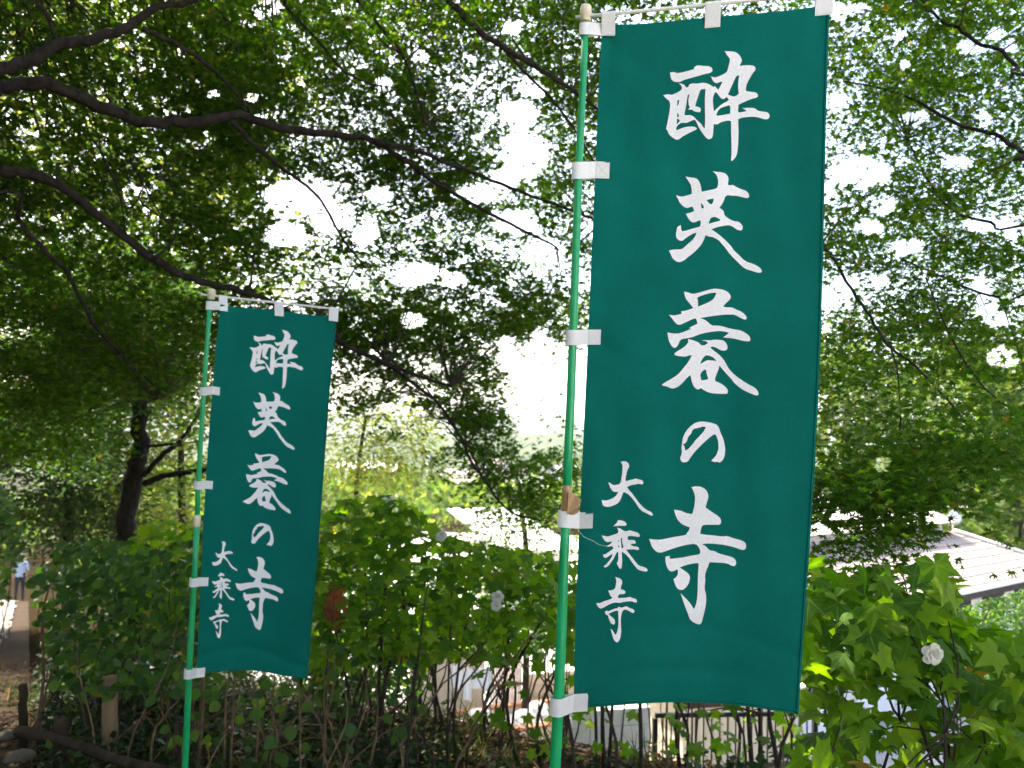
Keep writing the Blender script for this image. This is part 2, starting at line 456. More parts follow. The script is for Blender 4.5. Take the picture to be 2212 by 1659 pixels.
# ------------------------------------------------------------------ lettering outlines (crop origin x, y, scale, outline, holes)
def pl(s): 
    a = [float(v) for v in s.replace('\n', ' ').split()]
    return list(zip(a[0::2], a[1::2]))
GLYPHS = [
 [(2340, 160, .25316, [
  pl("185 388 245 380 280 398 330 392 430 370 525 340 520 322 545 298 580 285 670 298 720 295 765 315 787 350 770 385 720 402 690 405 590 435 460 470 385 492 345 515 300 525 250 520 215 500 195 465")]),
  (2340, 160, .25316, [
  pl("""953 85 1000 90 1060 90 1110 102 1150 130 1180 170 1198 215 1190 245 1172 270 1170 297 1230 287 1300 284 1365 292 1390 325 1388 350 1340 410 1290 500 1262 560 1253 600 1255 650 1310 658 1395 668 1420 695 1425 725 1400 745 1360 752 1270 785 1190 822 1145 845 1150 875 1143 900 1143 940 1150 950 1200 945 1265 932 1240 910 1200 890 1270 885 1355 885 1395 900 1415 925 1480 938 1550 945 1580 970 1588 1005 1570 1040 1535 1050 1490 1040 1400 1012 1290 1012 1200 1022 1145 1045 1145 1110 1150 1200 1148 1330 1140 1450 1125 1560 1065 1630 1045 1630 1052 1500 1050 1380 1045 1200 1043 1075 1010 1062 920 1080 880 1100 845 1122 800 1110 795 1200 788 1280 770 1315 730 1330 695 1310 640 1240 590 1160 550 1075 530 1050 470 1075 410 1102 350 1092 310 1117 285 1142 270 1175 275 1203 330 1180 400 1155 470 1148 545 1152 565 1180 540 1200 450 1240 350 1295 320 1325 285 1338 245 1320 190 1280 160 1240 148 1205 125 1180 140 1140 160 1040 185 900 188 830 175 785 120 745 88 708 160 692 200 705 250 690 340 640 355 610 345 570 305 540 365 548 395 570 415 600 445 592 455 555 510 540 560 546 640 532 700 538 750 560 800 597 810 577 835 600 862 632 890 590 925 515 890 520 840 543 800 520 775 480 762 440 810 460 880 440 988 385 1000 330 1025 240 1030 195 990 150"""),
  pl("1160 430 1135 430 1110 450 1080 520 1030 630 1000 700 1030 710 1080 730 1120 715 1158 685 1148 640 1143 590 1147 500"),
  pl("822 664 840 670 880 722 910 757 945 764 978 730 1013 768 1000 790 920 830 850 890 802 935 792 850 787 770 797 710"),
  pl("1020 848 980 860 900 885 860 925 835 985 845 998 930 988 1030 968 1035 880"),
  pl("685 620 640 622 610 635 590 700 555 800 540 865 600 875 622 910 610 945 560 945 520 930 490 908 435 912 465 885 445 830 445 770 458 695 440 698 430 730 415 840 395 940 388 985 430 992 460 983 520 1008 560 1055 625 1110 655 1165 675 1175 680 1080 678 950 675 800 680 700"),
  pl("315 772 290 780 285 860 305 840 312 800"), pl("285 957 305 968 312 1015 286 1020"),
  pl("285 1037 308 1042 324 1073 298 1100 278 1118")])],
 [(2360, 590, .24112, [
  pl("""740 82 800 92 860 95 920 110 955 140 978 185 972 235 965 280 990 295 1040 282 1080 310 1130 335 1180 352 1230 370 1265 400 1283 440 1275 472 1250 482 1200 472 1120 450 1020 443 970 436 930 450 910 510 880 570 840 625 880 645 910 680 912 730 980 785 1050 820 1100 822 1140 838 1175 875 1188 910 1178 950 1150 960 1095 945 1040 900 980 878 900 890 800 910 720 942 760 965 850 1030 950 1120 1030 1210 1050 1250 1120 1310 1190 1385 1260 1430 1330 1447 1400 1480 1450 1520 1472 1555 1455 1585 1400 1580 1310 1552 1220 1525 1130 1445 1000 1315 930 1215 880 1160 840 1110 800 1082 730 1050 685 1052 638 1025 610 1100 570 1175 500 1250 440 1305 365 1360 345 1380 300 1412 245 1428 195 1412 145 1365 130 1325 95 1255 140 1243 200 1238 270 1238 310 1220 370 1160 440 1105 490 1035 502 992 460 1000 390 1040 325 1085 290 1117 235 1100 205 1065 197 1020 210 950 220 905 270 878 275 940 290 970 330 965 390 948 460 925 545 905 568 875 565 815 550 805 510 825 460 845 415 825 375 770 345 710 400 700 470 672 455 630 440 602 400 618 360 628 310 605 260 555 230 490 198 435 240 450 280 460 340 448 430 420 435 370 425 320 420 285 385 230 340 160 410 175 480 180 525 205 555 260 570 320 580 387 640 372 720 358 800 338 820 300 825 230 810 160 785 120"""),
  pl("757 487 700 495 650 510 690 560 725 573 752 535"), pl("566 555 590 570 612 605 608 633 577 633"),
  pl("682 862 690 820 712 775 750 758 800 762 858 800 850 815 780 832")])],
 [(2340, 1010, .25316, [
  pl("""380 113 430 122 500 148 560 138 650 112 740 85 800 73 870 76 940 88 1000 120 1030 155 1042 185 1030 225 990 260 930 322 970 335 1060 335 1120 368 1180 390 1240 435 1265 475 1260 502 1240 510 1190 490 1100 442 1060 436 950 438 800 455 610 485 650 500 700 525 770 592 850 592 920 600 1000 625 1080 645 1170 656 1240 690 1300 735 1318 780 1310 810 1290 815 1210 808 1130 785 1060 770 930 760 970 730 1020 692 960 678 900 668 820 672 700 690 600 715 500 755 430 770 350 780 320 810 300 865 265 905 235 905 205 875 170 810 155 740 148 687 190 697 250 705 320 702 400 672 485 638 450 628 520 590 573 565 560 515 545 490 500 500 400 550 312 588 265 560 220 500 168 437 230 452 290 442 352 425 340 393 420 380 515 345 460 280 410 220 390 160"""),
  pl("836 130 800 128 740 138 640 165 570 197 580 270 578 325 660 295 750 255 800 215 828 165")]),
  (2340, 1010, .25316, [
  pl("""437 782 500 795 570 822 600 840 625 872 680 868 722 835 690 810 630 802 670 795 750 800 820 788 930 798 965 825 990 865 995 910 980 935 945 948 890 935 820 895 775 885 755 900 775 925 850 980 910 1035 960 1100 1000 1180 1060 1255 1150 1330 1280 1415 1380 1465 1420 1510 1433 1560 1405 1580 1300 1540 1200 1490 1130 1435 1070 1380 1060 1355 1010 1305 930 1215 880 1150 872 1200 830 1300 815 1350 830 1380 880 1395 950 1440 990 1485 1000 1510 990 1550 900 1553 800 1548 730 1535 660 1500 620 1470 590 1490 560 1488 525 1455 500 1410 485 1350 472 1287 430 1320 370 1390 310 1445 260 1470 215 1480 180 1465 130 1445 90 1440 72 1425 110 1395 200 1345 300 1280 370 1195 440 1110 495 1010 460 1010 400 1030 340 1025 270 1015 245 1000 255 975 300 945 370 905 420 860 445 825"""),
  pl("705 1007 675 1020 640 1060 605 1135 660 1105 710 1078 760 1082 840 1090 800 1045 780 1030"),
  pl("690 1212 660 1215 610 1270 615 1310 628 1362 680 1358 725 1345 705 1280")])],
 [(2400, 1480, .11452, [
  pl("""850 190 950 193 1080 210 1200 238 1310 272 1360 310 1410 390 1440 490 1490 610 1530 690 1570 840 1595 980 1603 1100 1590 1230 1560 1330 1500 1420 1425 1468 1390 1450 1330 1438 1300 1455 1240 1440 1180 1425 1175 1395 1230 1345 1310 1265 1360 1150 1390 1060 1395 960 1385 800 1350 690 1305 592 1240 595 1150 660 1020 770 880 900 700 1080 600 1200 510 1330 435 1440 350 1458 280 1460 235 1425 205 1360 205 1300 245 1215 255 1140 245 1050 243 960 262 885 268 790 290 690 330 590 390 480 500 355 620 262 720 212"""),
  pl("1005 370 950 350 895 345 830 372 740 395 640 412 585 455 560 510 545 570 470 640 440 690 420 780 375 855 330 880 290 885 300 920 325 935 340 1010 362 1085 400 1080 470 1030 530 960 620 860 650 800 720 730 860 580 940 490 960 440")])],
 [(2290, 1710, .32547, [
  pl("""532 77 590 67 640 75 685 100 712 140 718 195 700 245 687 302 760 352 840 405 857 440 855 475 835 492 780 490 658 490 640 520 628 588 700 602 740 602 840 615 885 618 918 610 1000 640 1080 658 1128 690 1132 735 1118 762 1085 768 1000 735 900 712 780 697 690 695 648 703 690 725 730 772 790 778 825 802 910 825 985 845 1020 880 1022 920 1005 943 975 940 925 912 840 905 730 900 715 945 690 1000 680 1050 685 1090 675 1190 692 1250 695 1320 685 1400 660 1500 645 1560 625 1582 590 1575 540 1550 510 1515 490 1450 465 1395 440 1320 415 1240 470 1295 520 1350 555 1408 567 1405 590 1330 600 1240 602 1100 605 1000 612 930 605 908 540 915 460 935 405 958 440 982 490 1015 515 1050 515 1090 500 1140 460 1190 425 1205 390 1198 360 1165 335 1085 365 1065 385 1030 385 990 375 978 345 995 315 1003 285 990 260 945 247 890 248 838 297 830 292 855 310 865 370 855 430 850 520 830 620 815 632 790 620 745 580 697 500 705 400 728 330 750 270 772 190 800 140 780 100 735 85 690 68 643 120 652 190 655 260 640 360 620 475 603 485 575 508 550 513 518 470 502 440 492 390 450 360 395 342 325 400 333 430 340 470 362 540 373 560 310 570 240 573 180 555 120""")])],
 [(2120, 1630, .13864, [
  pl("""655 112 730 95 800 100 850 140 880 200 875 240 840 300 800 430 780 560 785 600 830 600 900 575 980 560 1050 535 1110 560 1180 570 1225 600 1243 640 1230 680 1190 690 1100 670 1030 695 940 705 870 735 822 760 860 820 960 930 1060 1070 1150 1190 1250 1290 1350 1360 1430 1390 1470 1430 1485 1470 1470 1497 1440 1492 1340 1440 1220 1385 1150 1325 1090 1240 1020 1130 930 1015 850 940 750 888 725 895 690 980 655 1080 610 1150 530 1210 420 1250 350 1270 270 1262 205 1235 185 1180 170 1085 215 1103 290 1103 380 1080 480 1030 550 970 595 885 540 880 490 885 440 850 390 770 360 700 340 637 370 640 430 690 480 710 560 700 620 685 660 635 675 560 695 420 710 230 700 180""")])],
 [(2120, 1840, .12658, [pl("637 100 720 108 800 125 850 155 890 210 880 250 850 265 740 260 640 270 570 270 505 277 560 230 620 170 635 140")]),
  (2120, 1840, .12658, [
  pl("""612 317 680 328 730 345 780 390 860 422 920 405 980 385 1050 415 1150 435 1220 470 1265 525 1255 565 1220 577 1130 560 1040 548 940 550 915 580 915 640 940 663 1030 657 1100 662 1140 695 1148 730 1130 765 1100 770 1050 760 1000 785 1030 820 1090 845 1180 845 1225 875 1240 915 1220 945 1170 943 1090 920 1000 928 875 930 930 1010 1050 1160 1140 1280 1225 1378 1330 1410 1430 1445 1475 1490 1480 1525 1440 1550 1350 1540 1210 1500 1130 1410 1020 1260 930 1130 840 1045 755 990 750 1020 755 1130 765 1230 755 1330 752 1430 735 1465 705 1475 675 1450 640 1385 605 1305 635 1290 655 1200 655 1080 645 990 625 995 580 1060 530 1180 460 1270 420 1340 370 1395 310 1430 260 1432 245 1410 260 1385 330 1330 410 1230 470 1140 492 1070 470 1060 400 1110 330 1155 280 1163 240 1140 225 1060 260 1070 310 1050 400 985 480 935 523 890 515 870 480 850 480 825 430 835 370 855 320 838 340 822 410 790 460 745 478 705 450 700 400 718 340 720 290 700 240 640 185 527 230 545 270 545 320 565 400 555 500 520 640 475 655 430 650 370"""),
  pl("760 597 735 605 720 640 735 780 745 885 790 888 800 860 765 740 758 680"), pl("640 672 660 665 672 685 662 708 642 705"),
  pl("662 793 677 820 682 870 645 872")])],
 [(2100, 2040, .15674, [
  pl("""587 100 650 115 715 145 745 195 738 260 712 330 712 378 770 390 810 420 820 450 790 485 740 490 690 488 655 515 640 575 720 575 820 572 880 560 915 550 980 580 1050 595 1080 630 1075 675 1040 682 960 650 850 655 740 675 670 690 620 680 540 685 430 730 330 790 260 820 215 800 175 750 153 687 210 692 260 685 340 645 430 620 500 595 525 570 490 548 460 500 440 440 428 402 480 405 575 378 600 290 612 200 605 150""")]),
  (2100, 2040, .15674, [
  pl("""650 778 680 778 700 795 760 790 830 763 860 770 900 800 985 825 1020 855 1025 890 1000 920 965 910 890 865 830 840 780 845 755 870 725 950 712 1050 715 1200 722 1320 712 1430 690 1520 655 1570 625 1588 585 1565 545 1510 520 1420 495 1330 475 1270 530 1320 560 1370 585 1410 605 1408 635 1330 655 1220 660 1080 655 940 648 868 620 860 530 890 435 935 470 980 540 1030 575 1080 582 1130 570 1175 540 1180 485 1155 455 1080 430 1030 425 975 390 965 355 930 352 885 380 865 415 862 425 880 500 850 570 820 650 805""")])],
]

def soften(poly):
    """round the gentle corners of a traced outline, keep the sharp brush tips"""
    n = len(poly); out = []
    for i in range(n):
        a, b, c = (Vector(poly[i - 1]), Vector(poly[i]), Vector(poly[(i + 1) % n]))
        ang = (b - a).angle(c - b, 0)
        if ang > 1.15: out.append(tuple(b))
        else:
            out.append(tuple(b * .75 + a * .25)); out.append(tuple(b * .75 + c * .25))
    return out

class Surf:
    """hanging cloth: outline measured in the photograph, own depth, folds"""
    def __init__(s, L, R, T, B, dl, dr, folds):
        L, R, T, B = map(np.array, (L, R, T, B))
        s.lv = (L[:, 1] - L[0, 1]) / (L[-1, 1] - L[0, 1]); s.lx = L[:, 0]
        s.rv = (R[:, 1] - R[0, 1]) / (R[-1, 1] - R[0, 1]); s.rx = R[:, 0]
        s.tu = (T[:, 0] - T[0, 0]) / (T[-1, 0] - T[0, 0]); s.ty = T[:, 1]
        s.bu = (B[:, 0] - B[0, 0]) / (B[-1, 0] - B[0, 0]); s.by = B[:, 1]
        s.dl, s.dr, s.folds = dl, dr, folds
        gu = np.linspace(0, 1, 60)
        s.ctu = np.polynomial.Polynomial.fit(s.tu, s.ty, 4); s.cbu = np.polynomial.Polynomial.fit(s.bu, s.by, 4)
        s.clv = np.polynomial.Polynomial.fit(s.lv, s.lx, 4); s.crv = np.polynomial.Polynomial.fit(s.rv, s.rx, 4)
    def xy(s, u, v):
        x = s.clv(v) * (1 - u) + s.crv(v) * u
        y = s.ctu(u) * (1 - v) + s.cbu(u) * v
        return x, y
    def uv(s, x, y):
        u = v = 0.5
        for _ in range(12):
            v = (y - s.ctu(u)) / (s.cbu(u) - s.ctu(u)); u = (x - s.clv(v)) / (s.crv(v) - s.clv(v))
        return u, v
    def depth(s, u, v):
        d = s.dl * (1 - u) + s.dr * u
        return d + s.folds(u, v)
    def pt(s, u, v, off=0.0):
        x, y = s.xy(u, v)
        return PS(x, y, s.depth(u, v) - off)

def near_folds(u, v):
    return (0.010 * math.sin(u * 3.1 + 0.4) * (0.3 + v) + 0.0045 * math.sin(9 * u + 2.2 * v + .6) * (0.4 + 0.8 * v)
            + 0.0050 * math.exp(-((v - .952 - .03 * (u - .4) ** 2) / .008) ** 2) * math.exp(-((u - .45) / .32) ** 2)
            + 0.0030 * math.exp(-((v - .915 + .03 * math.cos(3 * (u - .4))) / .010) ** 2)
            + 0.004 * math.sin(40 * (u + .3 * v)) * math.exp(-(u / .10) ** 2) * (0.5 + 0.5 * math.sin(20 * v))
            + 0.0022 * math.sin(26 * u - 9 * v) * math.sin(7 * v)
            + sum(0.0045 * math.exp(-(u / .22) ** 2) * math.exp(-((v - vt - .22 * u) / .016) ** 2) - 0.003 * math.exp(-(u / .2) ** 2) * math.exp(-((v - vt + .25 * u) / .014) ** 2) for vt in (.02, .212, .458, .725, .985))
            + sum(0.005 * math.exp(-(v / .10) ** 2) * math.exp(-((u - ut) / (.03 + .5 * v)) ** 2) for ut in (.02, .48, .97)))
def far_folds(u, v):
    return (0.03 * math.sin(u * 3.1 + 0.2) * (0.35 + .7 * v) + 0.010 * math.sin(8 * u + 3 * v + 1.4) * (0.5 + .5 * v)
            + 0.010 * math.exp(-((u - .12 - .25 * v) / .05) ** 2) * math.exp(-v * 6)
            + 0.006 * math.exp(-((v - .955 + .02 * math.sin(4 * u)) / .012) ** 2))

near = Surf([(2147, 86), (2142, 136), (2135.6, 271), (2123, 542), (2116.6, 678), (2094, 1319), (2071, 1600), (2061, 1943), (2052, 2216), (2045, 2463), (2043, 2524)],
            [(2958, 14), (2956, 54), (2947, 241), (2943, 422), (2938, 663), (2933, 904), (2926, 1171), (2920, 1322), (2911, 1502), (2899, 1713), (2887, 1888), (2874, 2113), (2862, 2306), (2844, 2545)],
            [(2147, 86), (2192, 86), (2316, 84), (2515, 61), (2723, 47), (2859, 32), (2904, 20), (2958, 14)],
            [(2043, 2524), (2094, 2520), (2208, 2513), (2358, 2501), (2465, 2504), (2680, 2519), (2844, 2545)], 2.225, 2.15, near_folds)
farb = Surf([(786, 1085), (778, 1150), (771.5, 1221), (760, 1355), (747, 1511), (738, 1645), (733, 1700), (722, 1926), (713, 2107), (704, 2333), (700, 2402)],
            [(1202, 1118), (1200, 1145), (1184, 1288), (1175, 1399), (1166, 1533), (1153, 1689), (1150, 1723), (1133, 1971), (1117, 2152), (1096, 2417)],
            [(786, 1085), (814, 1087), (903, 1100), (979, 1105), (1059, 1114), (1126, 1125), (1171, 1125), (1202, 1118)],
            [(700, 2402), (733, 2399), (801, 2390), (869, 2387), (982, 2401), (1096, 2417)], 3.90, 4.20, far_folds)

NU, NV = 36, 130
GLYPH_UV = []
for comps in GLYPHS:
    bm = bmesh.new()
    for (ox, oy, sc, loops) in comps:
        lp = [[Vector((*near.uv(ox + x * sc, oy + y * sc), 0)) for x, y in soften(q)] for q in loops]
        from mathutils.geometry import tessellate_polygon
        flat = [bm.verts.new(v) for q in lp for v in q]
        for t in tessellate_polygon(lp):
            try: bm.faces.new([flat[i] for i in t])
            except ValueError: pass
    for k in range(1, NU):
        bmesh.ops.bisect_plane(bm, geom=list(bm.verts) + list(bm.edges) + list(bm.faces), plane_co=(k / NU, 0, 0), plane_no=(1, 0, 0))
    for k in range(1, NV):
        bmesh.ops.bisect_plane(bm, geom=list(bm.verts) + list(bm.edges) + list(bm.faces), plane_co=(0, k / NV, 0), plane_no=(0, 1, 0))
    bm.verts.ensure_lookup_table(); bm.verts.index_update()
    GLYPH_UV.append(([tuple(v.co) for v in bm.verts], [[v.index for v in f.verts] for f in bm.faces]))
    bm.free()

def strip(name, path, axis, h0, h1, mat, parent, wob=0.0, seg=3):
    """band: path of points swept from h0 to h1 along axis"""
    vs, fs = [], []
    for p in path:
        for k in range(seg + 1):
            t = k / seg
            vs.append(Vector(p) + axis * (h0 + (h1 - h0) * t))
    m = seg + 1
    for i in range(len(path) - 1):
        for k in range(seg):
            fs.append((i * m + k, (i + 1) * m + k, (i + 1) * m + k + 1, i * m + k + 1))
    me = bpy.data.meshes.new(name); me.from_pydata([tuple(v) for v in vs], [], fs); me.update()
    o = link(name, me, mat, parent)
    sm = o.modifiers.new('thickness', 'SOLIDIFY'); sm.thickness = 0.001; sm.offset = 0
    return o

def banner(label, S, polepts, radii, joint, capspec, rod, side_tabs, top_tabs, rodr, taped):
    poled = S.dl
    pw = [PS(x, y, poled) for x, y in polepts]
    # run the pole on into the ground
    dn = (pw[-1] - pw[-2]).normalized()
    q = pw[-1].copy()
    while q.z > HZ(q.x, q.y) - 0.25 and q.z > -3: q += dn * 0.05
    root = empty('banner_flag', (q.x, q.y, HZ(q.x, q.y)), label, 'banner', 'temple banners on green poles')
    up_n = joint + 1
    mb = MB(); mb.tube(pw[:up_n], radii[:up_n], 16); mb.build('upper_pole', M['pole'], root, True)
    mb = MB(); mb.tube(pw[joint:] + [q], radii[joint:] and [r for r in radii[up_n:][:1]] + radii[up_n:] + [radii[-1]], 16)
    mb.build('lower_pole', M['pole'], root, True)
    U = (pw[0] - pw[3]).normalized()
    # cap
    cb, ch, cr = capspec
    mb = MB(); mb.lathe(PS(*cb, poled), [(cr * .82, 0), (cr * .9, ch * .04), (cr * .9, ch * .30), (cr, ch * .34), (cr, ch * .62), (cr * .97, ch * .66), (cr * .97, ch * .84), (cr * .8, ch * .95), (cr * .4, ch)], 20, U)
    mb.build('pole_cap', M['cream'], root, True)
    # crossbar
    ra, rb = PS(*rod[0], poled), PS(*rod[1], S.dr)
    mb = MB(); mb.tube([ra.lerp(rb, t) for t in np.linspace(0, 1, 6)], rodr, 10); mb.build('crossbar', M['rod'], root, True)
    if capspec: 
        e = (rb - ra).normalized()
        mb = MB(); mb.tube([rb - e * 0.012, rb + e * 0.006], rodr * 1.5, 10); mb.build('crossbar_end', M['cream'], root, True)
    # cloth
    us = np.linspace(0, 1, NU + 1); vs_ = np.linspace(0, 1, NV + 1)
    vv = [tuple(S.pt(u, v)) for u in us for v in vs_]
    ii = np.arange((NU + 1) * (NV + 1)).reshape(NU + 1, NV + 1)
    ff = np.stack([ii[:-1, :-1], ii[:-1, 1:], ii[1:, 1:], ii[1:, :-1]], -1).reshape(-1, 4)
    cloth = link('cloth', mesh_np('cloth', np.array(vv), ff, True), M['cloth'], root)
    # hem: doubled fold along the free right side and bottom
    k = 1 if S is near else 1.0
    hem = MB()
    mb_pts = [S.pt(0.992, v, 0.0012) for v in vs_]
    hem.tube(mb_pts, 0.0022, 5)
    hem.tube([S.pt(u, 0.9955, 0.0012) for u in us], 0.0022, 5)
    hem.build('hem', M['cloth'], cloth, True)
    # printed characters
    for (gv, gf) in GLYPH_UV:
        me = bpy.data.meshes.new('character')
        me.from_pydata([tuple(S.pt(x, y, 0.0018)) for x, y, _ in gv], [], gf); me.update()
        for p in me.polygons: p.use_smooth = True
        link('character', me, M['print'], cloth)
    # tabs
    for (xr, y0, y1, tilt) in side_tabs:
        ym = (y0 + y1) / 2; h = (y1 - y0) / 2919 * S.dl
        xs = [p[0] for p in polepts]; ys = [p[1] for p in polepts]
        xp = float(np.interp(ym, ys, xs)); rp = float(np.interp(ym, ys, radii))
        Q = PS(xp, ym, poled); u0, v0 = S.uv(xr, ym); A = S.pt(u0, v0, 0.003 if S is near else .008)
        ue, ve = S.uv(float(S.clv((ym - near.ty[0]) / 2400 if S is near else (ym - 1085) / 1317)), ym)
        k_ = .003 if S is near else .008
        E = S.pt(0.0, v0, k_); Eb = S.pt(0.0, v0, -k_); Ab = S.pt(u0, v0, -k_)
        R = (A - Q); R = (R - U * R.dot(U)).normalized(); N = R.cross(U).normalized()
        if N.dot(Vector(CAMT) - Q) < 0: N = -N
        rr = rp + 0.0025
        loop = [Q + R * (rr * 1.25 * math.cos(a) - .002) + N * (rr * math.sin(a)) for a in np.linspace(math.radians(72), math.radians(288), 22)]
        sag = U * (-tilt)
        pathp = [A, A.lerp(E, .5), E] + [E.lerp(loop[0], .5) + sag * .5] + [p + sag for p in loop] + [Eb.lerp(loop[-1], .5) + sag * .5, Eb, Eb.lerp(Ab, .5), Ab]
        tb = strip('tab', pathp, U, -h / 2, h / 2, M['tab'], root)
        if S is near:
            st = MB()
            c = [A + U * h * .42, E + U * h * .42, E - U * h * .42, A - U * h * .42]
            c = [p + N * 0.0012 + (E - A).normalized() * (0.003 if i in (0, 3) else -0.003) for i, p in enumerate(c)]
            for a_, b_ in ((0, 1), (1, 2), (2, 3), (3, 0), (0, 2), (1, 3)): st.tube([c[a_], c[b_]], 0.0005, 4)
            st.build('stitching', M['stitch'], tb)
    for (x0, x1, y0, y1) in top_tabs:
        u0, v0 = S.uv((x0 + x1) / 2, y1); A = S.pt(u0, v0, 0.0045 if S is near else .012); Ab = S.pt(u0, v0, -0.004 if S is near else -.010)
        fx = (PS((x0 + x1) / 2, y0, S.depth(u0, 0)) - ra).dot((rb - ra).normalized())
        Rr = (rb - ra).normalized(); Q = ra + Rr * fx
        w = (x1 - x0) / 2919 * S.depth(u0, v0)
        Up = (Q - A); Up = (Up - Rr * Up.dot(Rr)).normalized(); N = Rr.cross(Up).normalized()
        if N.dot(Vector(CAMT) - Q) < 0: N = -N
        rr = rodr + 0.002
        loop = [Q + N * rr * math.cos(a) + Up * rr * math.sin(a) for a in np.linspace(0, math.pi, 9)]
        tb = strip('tab', [A, A.lerp(loop[0], .4), A.lerp(loop[0], .8)] + loop + [loop[-1].lerp(Ab, .6), Ab], Rr, -w / 2, w / 2, M['tab'], root)
        if S is near:
            st = MB(); hh = w * 0.9
            c = [A + Rr * w * .4 + Up * .003, A - Rr * w * .4 + Up * .003, A - Rr * w * .4 + Up * hh, A + Rr * w * .4 + Up * hh]
            c = [p + N * 0.0012 for p in c]
            for a_, b_ in ((0, 1), (1, 2), (2, 3), (3, 0), (0, 2), (1, 3)): st.tube([c[a_], c[b_]], 0.0005, 4)
            st.build('stitching', M['stitch'], tb)
    return root, pw, U

near_pole = [(2087, 60), (2078, 271), (2063, 565), (2048, 1000), (2034, 1400), (2025, 1600), (2018, 1800), (2011, 1943), (2000, 2250), (1990, 2500), (1977, 2736)]
near_r = [.0088, .0092, .0104, .0112, .0118, .0122, .0124, .0131, .0138, .0146, .0152]
nb, npw, nU = banner('large bright teal banner in front with a green pole mended with brown tape', near, near_pole, near_r, 6,
    ((2085, 77), 0.046, 0.0162), ((2050, 62), (2985, -28)),
    [(2190, 84, 128, 0.0), (2171, 576, 636, 0.004), (2140, 1174, 1228, 0.002), (2112, 1824, 1882, -0.004), (2094, 2470, 2534, 0.010)],
    [(2143, 2191, 46, 126), (2511, 2565, 8, 98), (2904, 2966, -24, 54)], 0.0048, True)
far_pole = [(750, 1052), (738, 1221), (727, 1377), (711, 1645), (706, 1745), (702, 1855), (695, 2017), (679, 2288), (672, 2441), (659, 2736)]
far_r = [.0105, .0108, .011, .0113, .0115, .0118, .0130, .0138, .0143, .0148]
fb, fpw, fU = banner('smaller shaded dark teal banner hanging behind the bright one, beside the shrubs', farb, far_pole, far_r, 5,
    ((752, 1066), 0.050, 0.0185), ((716, 1049), (1214, 1103)),
    [(785, 1074, 1104, 0.0), (783, 1380, 1409, 0.0), (758, 1714, 1743, 0.0), (742, 2057, 2088, 0.002), (730, 2378, 2412, 0.006)],
    [(783, 811, 1056, 1108), (979, 1010, 1076, 1126), (1171, 1204, 1094, 1144)], 0.0052, False)
# brown packing tape round the near pole, torn flap to the right; a loose thread
mb = MB(); a, bpt = npw[6] + nU * -0.02, npw[6] + nU * 0.055
mb.tube([a, a.lerp(bpt, .35), a.lerp(bpt, .7), a.lerp(bpt, .85), bpt], [.0142, .0146, .0140, .0138, .0128], 14, True, 0.03)
tp = mb.build('tape', M['tape'], nb, False)
sx = [(2026, 1752), (2050, 1762), (2072, 1781), (2060, 1806), (2061, 1826), (2040, 1836), (2020, 1830), (2018, 1790)]
mb = MB(); f1 = [PS(x, y, 2.20 + 0.012 * (i % 3)) for i, (x, y) in enumerate(sx)]; f2 = [p + Vector((0, .002, 0)) for p in f1]
mb.add(f1 + f2, [tuple(range(7, -1, -1)), tuple(range(8, 16))] + [(i, (i + 1) % 8, (i + 1) % 8 + 8, i + 8) for i in range(8)])
mb.build('tape_flap', M['tape'], tp)
mb = MB(); mb.tube([PS(*p, 2.195) for p in spline([(2061, 1890), (2080, 1912), (2110, 1925), (2135, 1940), (2164, 1946)], 14)], 0.0006, 4)
mb.build('loose_thread', M['thread'], nb)
mb = MB(); c = fpw[5]; mb.lathe(c - fU * .03, [(.012, 0), (.0165, .006), (.0165, .045), (.0135, .058)], 16, fU); mb.build('pole_joint', M['cream'], fb, True)

# ------------------------------------------------------------------ leaves
def fan(outline, zf):
    """leaf template: fan round the petiole joint; outline in polar degrees from the tip axis"""
    v = [(0, 0, 0)]
    for a, r in outline:
        t = math.radians(a); x, y = r * math.sin(t), r * math.cos(t)
        v.append((x, y, zf(a, r)))
    n = len(outline)
    return np.array(v, float), np.array([(0, i + 1, i) for i in range(1, n)] , int)
mo = [(-152, .14), (-118, .50), (-96, .27), (-72, .80), (-50, .34), (-30, .95), (-14, .36), (0, 1.0), (14, .36), (30, .95), (50, .34), (72, .80), (96, .27), (118, .50), (152, .14)]
T_MAPLE = fan(mo, lambda a, r: -0.22 * r * r)
mo5 = [(-150, .13), (-100, .62), (-74, .30), (-46, .92), (-21, .37), (0, 1.0), (21, .37), (46, .92), (74, .30), (100, .62), (150, .13)]
T_MAPLE5 = fan(mo5, lambda a, r: -0.22 * r * r)
ho = [(-177, .10), (-155, .42), (-132, .50), (-116, .70), (-100, .54), (-84, .55), (-70, .62), (-55, .98), (-44, .72), (-30, .60), (-16, .72), (-7, .96), (0, 1.18),
      (7, .96), (16, .72), (30, .60), (44, .72), (55, .98), (70, .62), (84, .55), (100, .54), (116, .70), (132, .50), (155, .42), (177, .10)]
T_HIB = fan(ho, lambda a, r: -0.20 * r * r + 0.07 * (1 - abs(math.cos(math.radians(a * 180 / 52)))) * r - 0.02)
def oval_tpl(w):
    ys = [0, .12, .35, .62, .85, 1.0]; ws = [0.0, .24, .42, .38, .2, 0.0]
    v = []; f = []
    for y, q in zip(ys, ws):
        z = -0.22 * y * y
        v += [(-q * w, y, z + .10 * q), (0, y, z), (q * w, y, z + .10 * q)]
    for i in range(5):
        a = i * 3
        f += [(a, a + 1, a + 4), (a, a + 4, a + 3), (a + 1, a + 2, a + 5), (a + 1, a + 5, a + 4)]
    return np.array(v, float), np.array(f, int)
T_OVAL = oval_tpl(1.0)
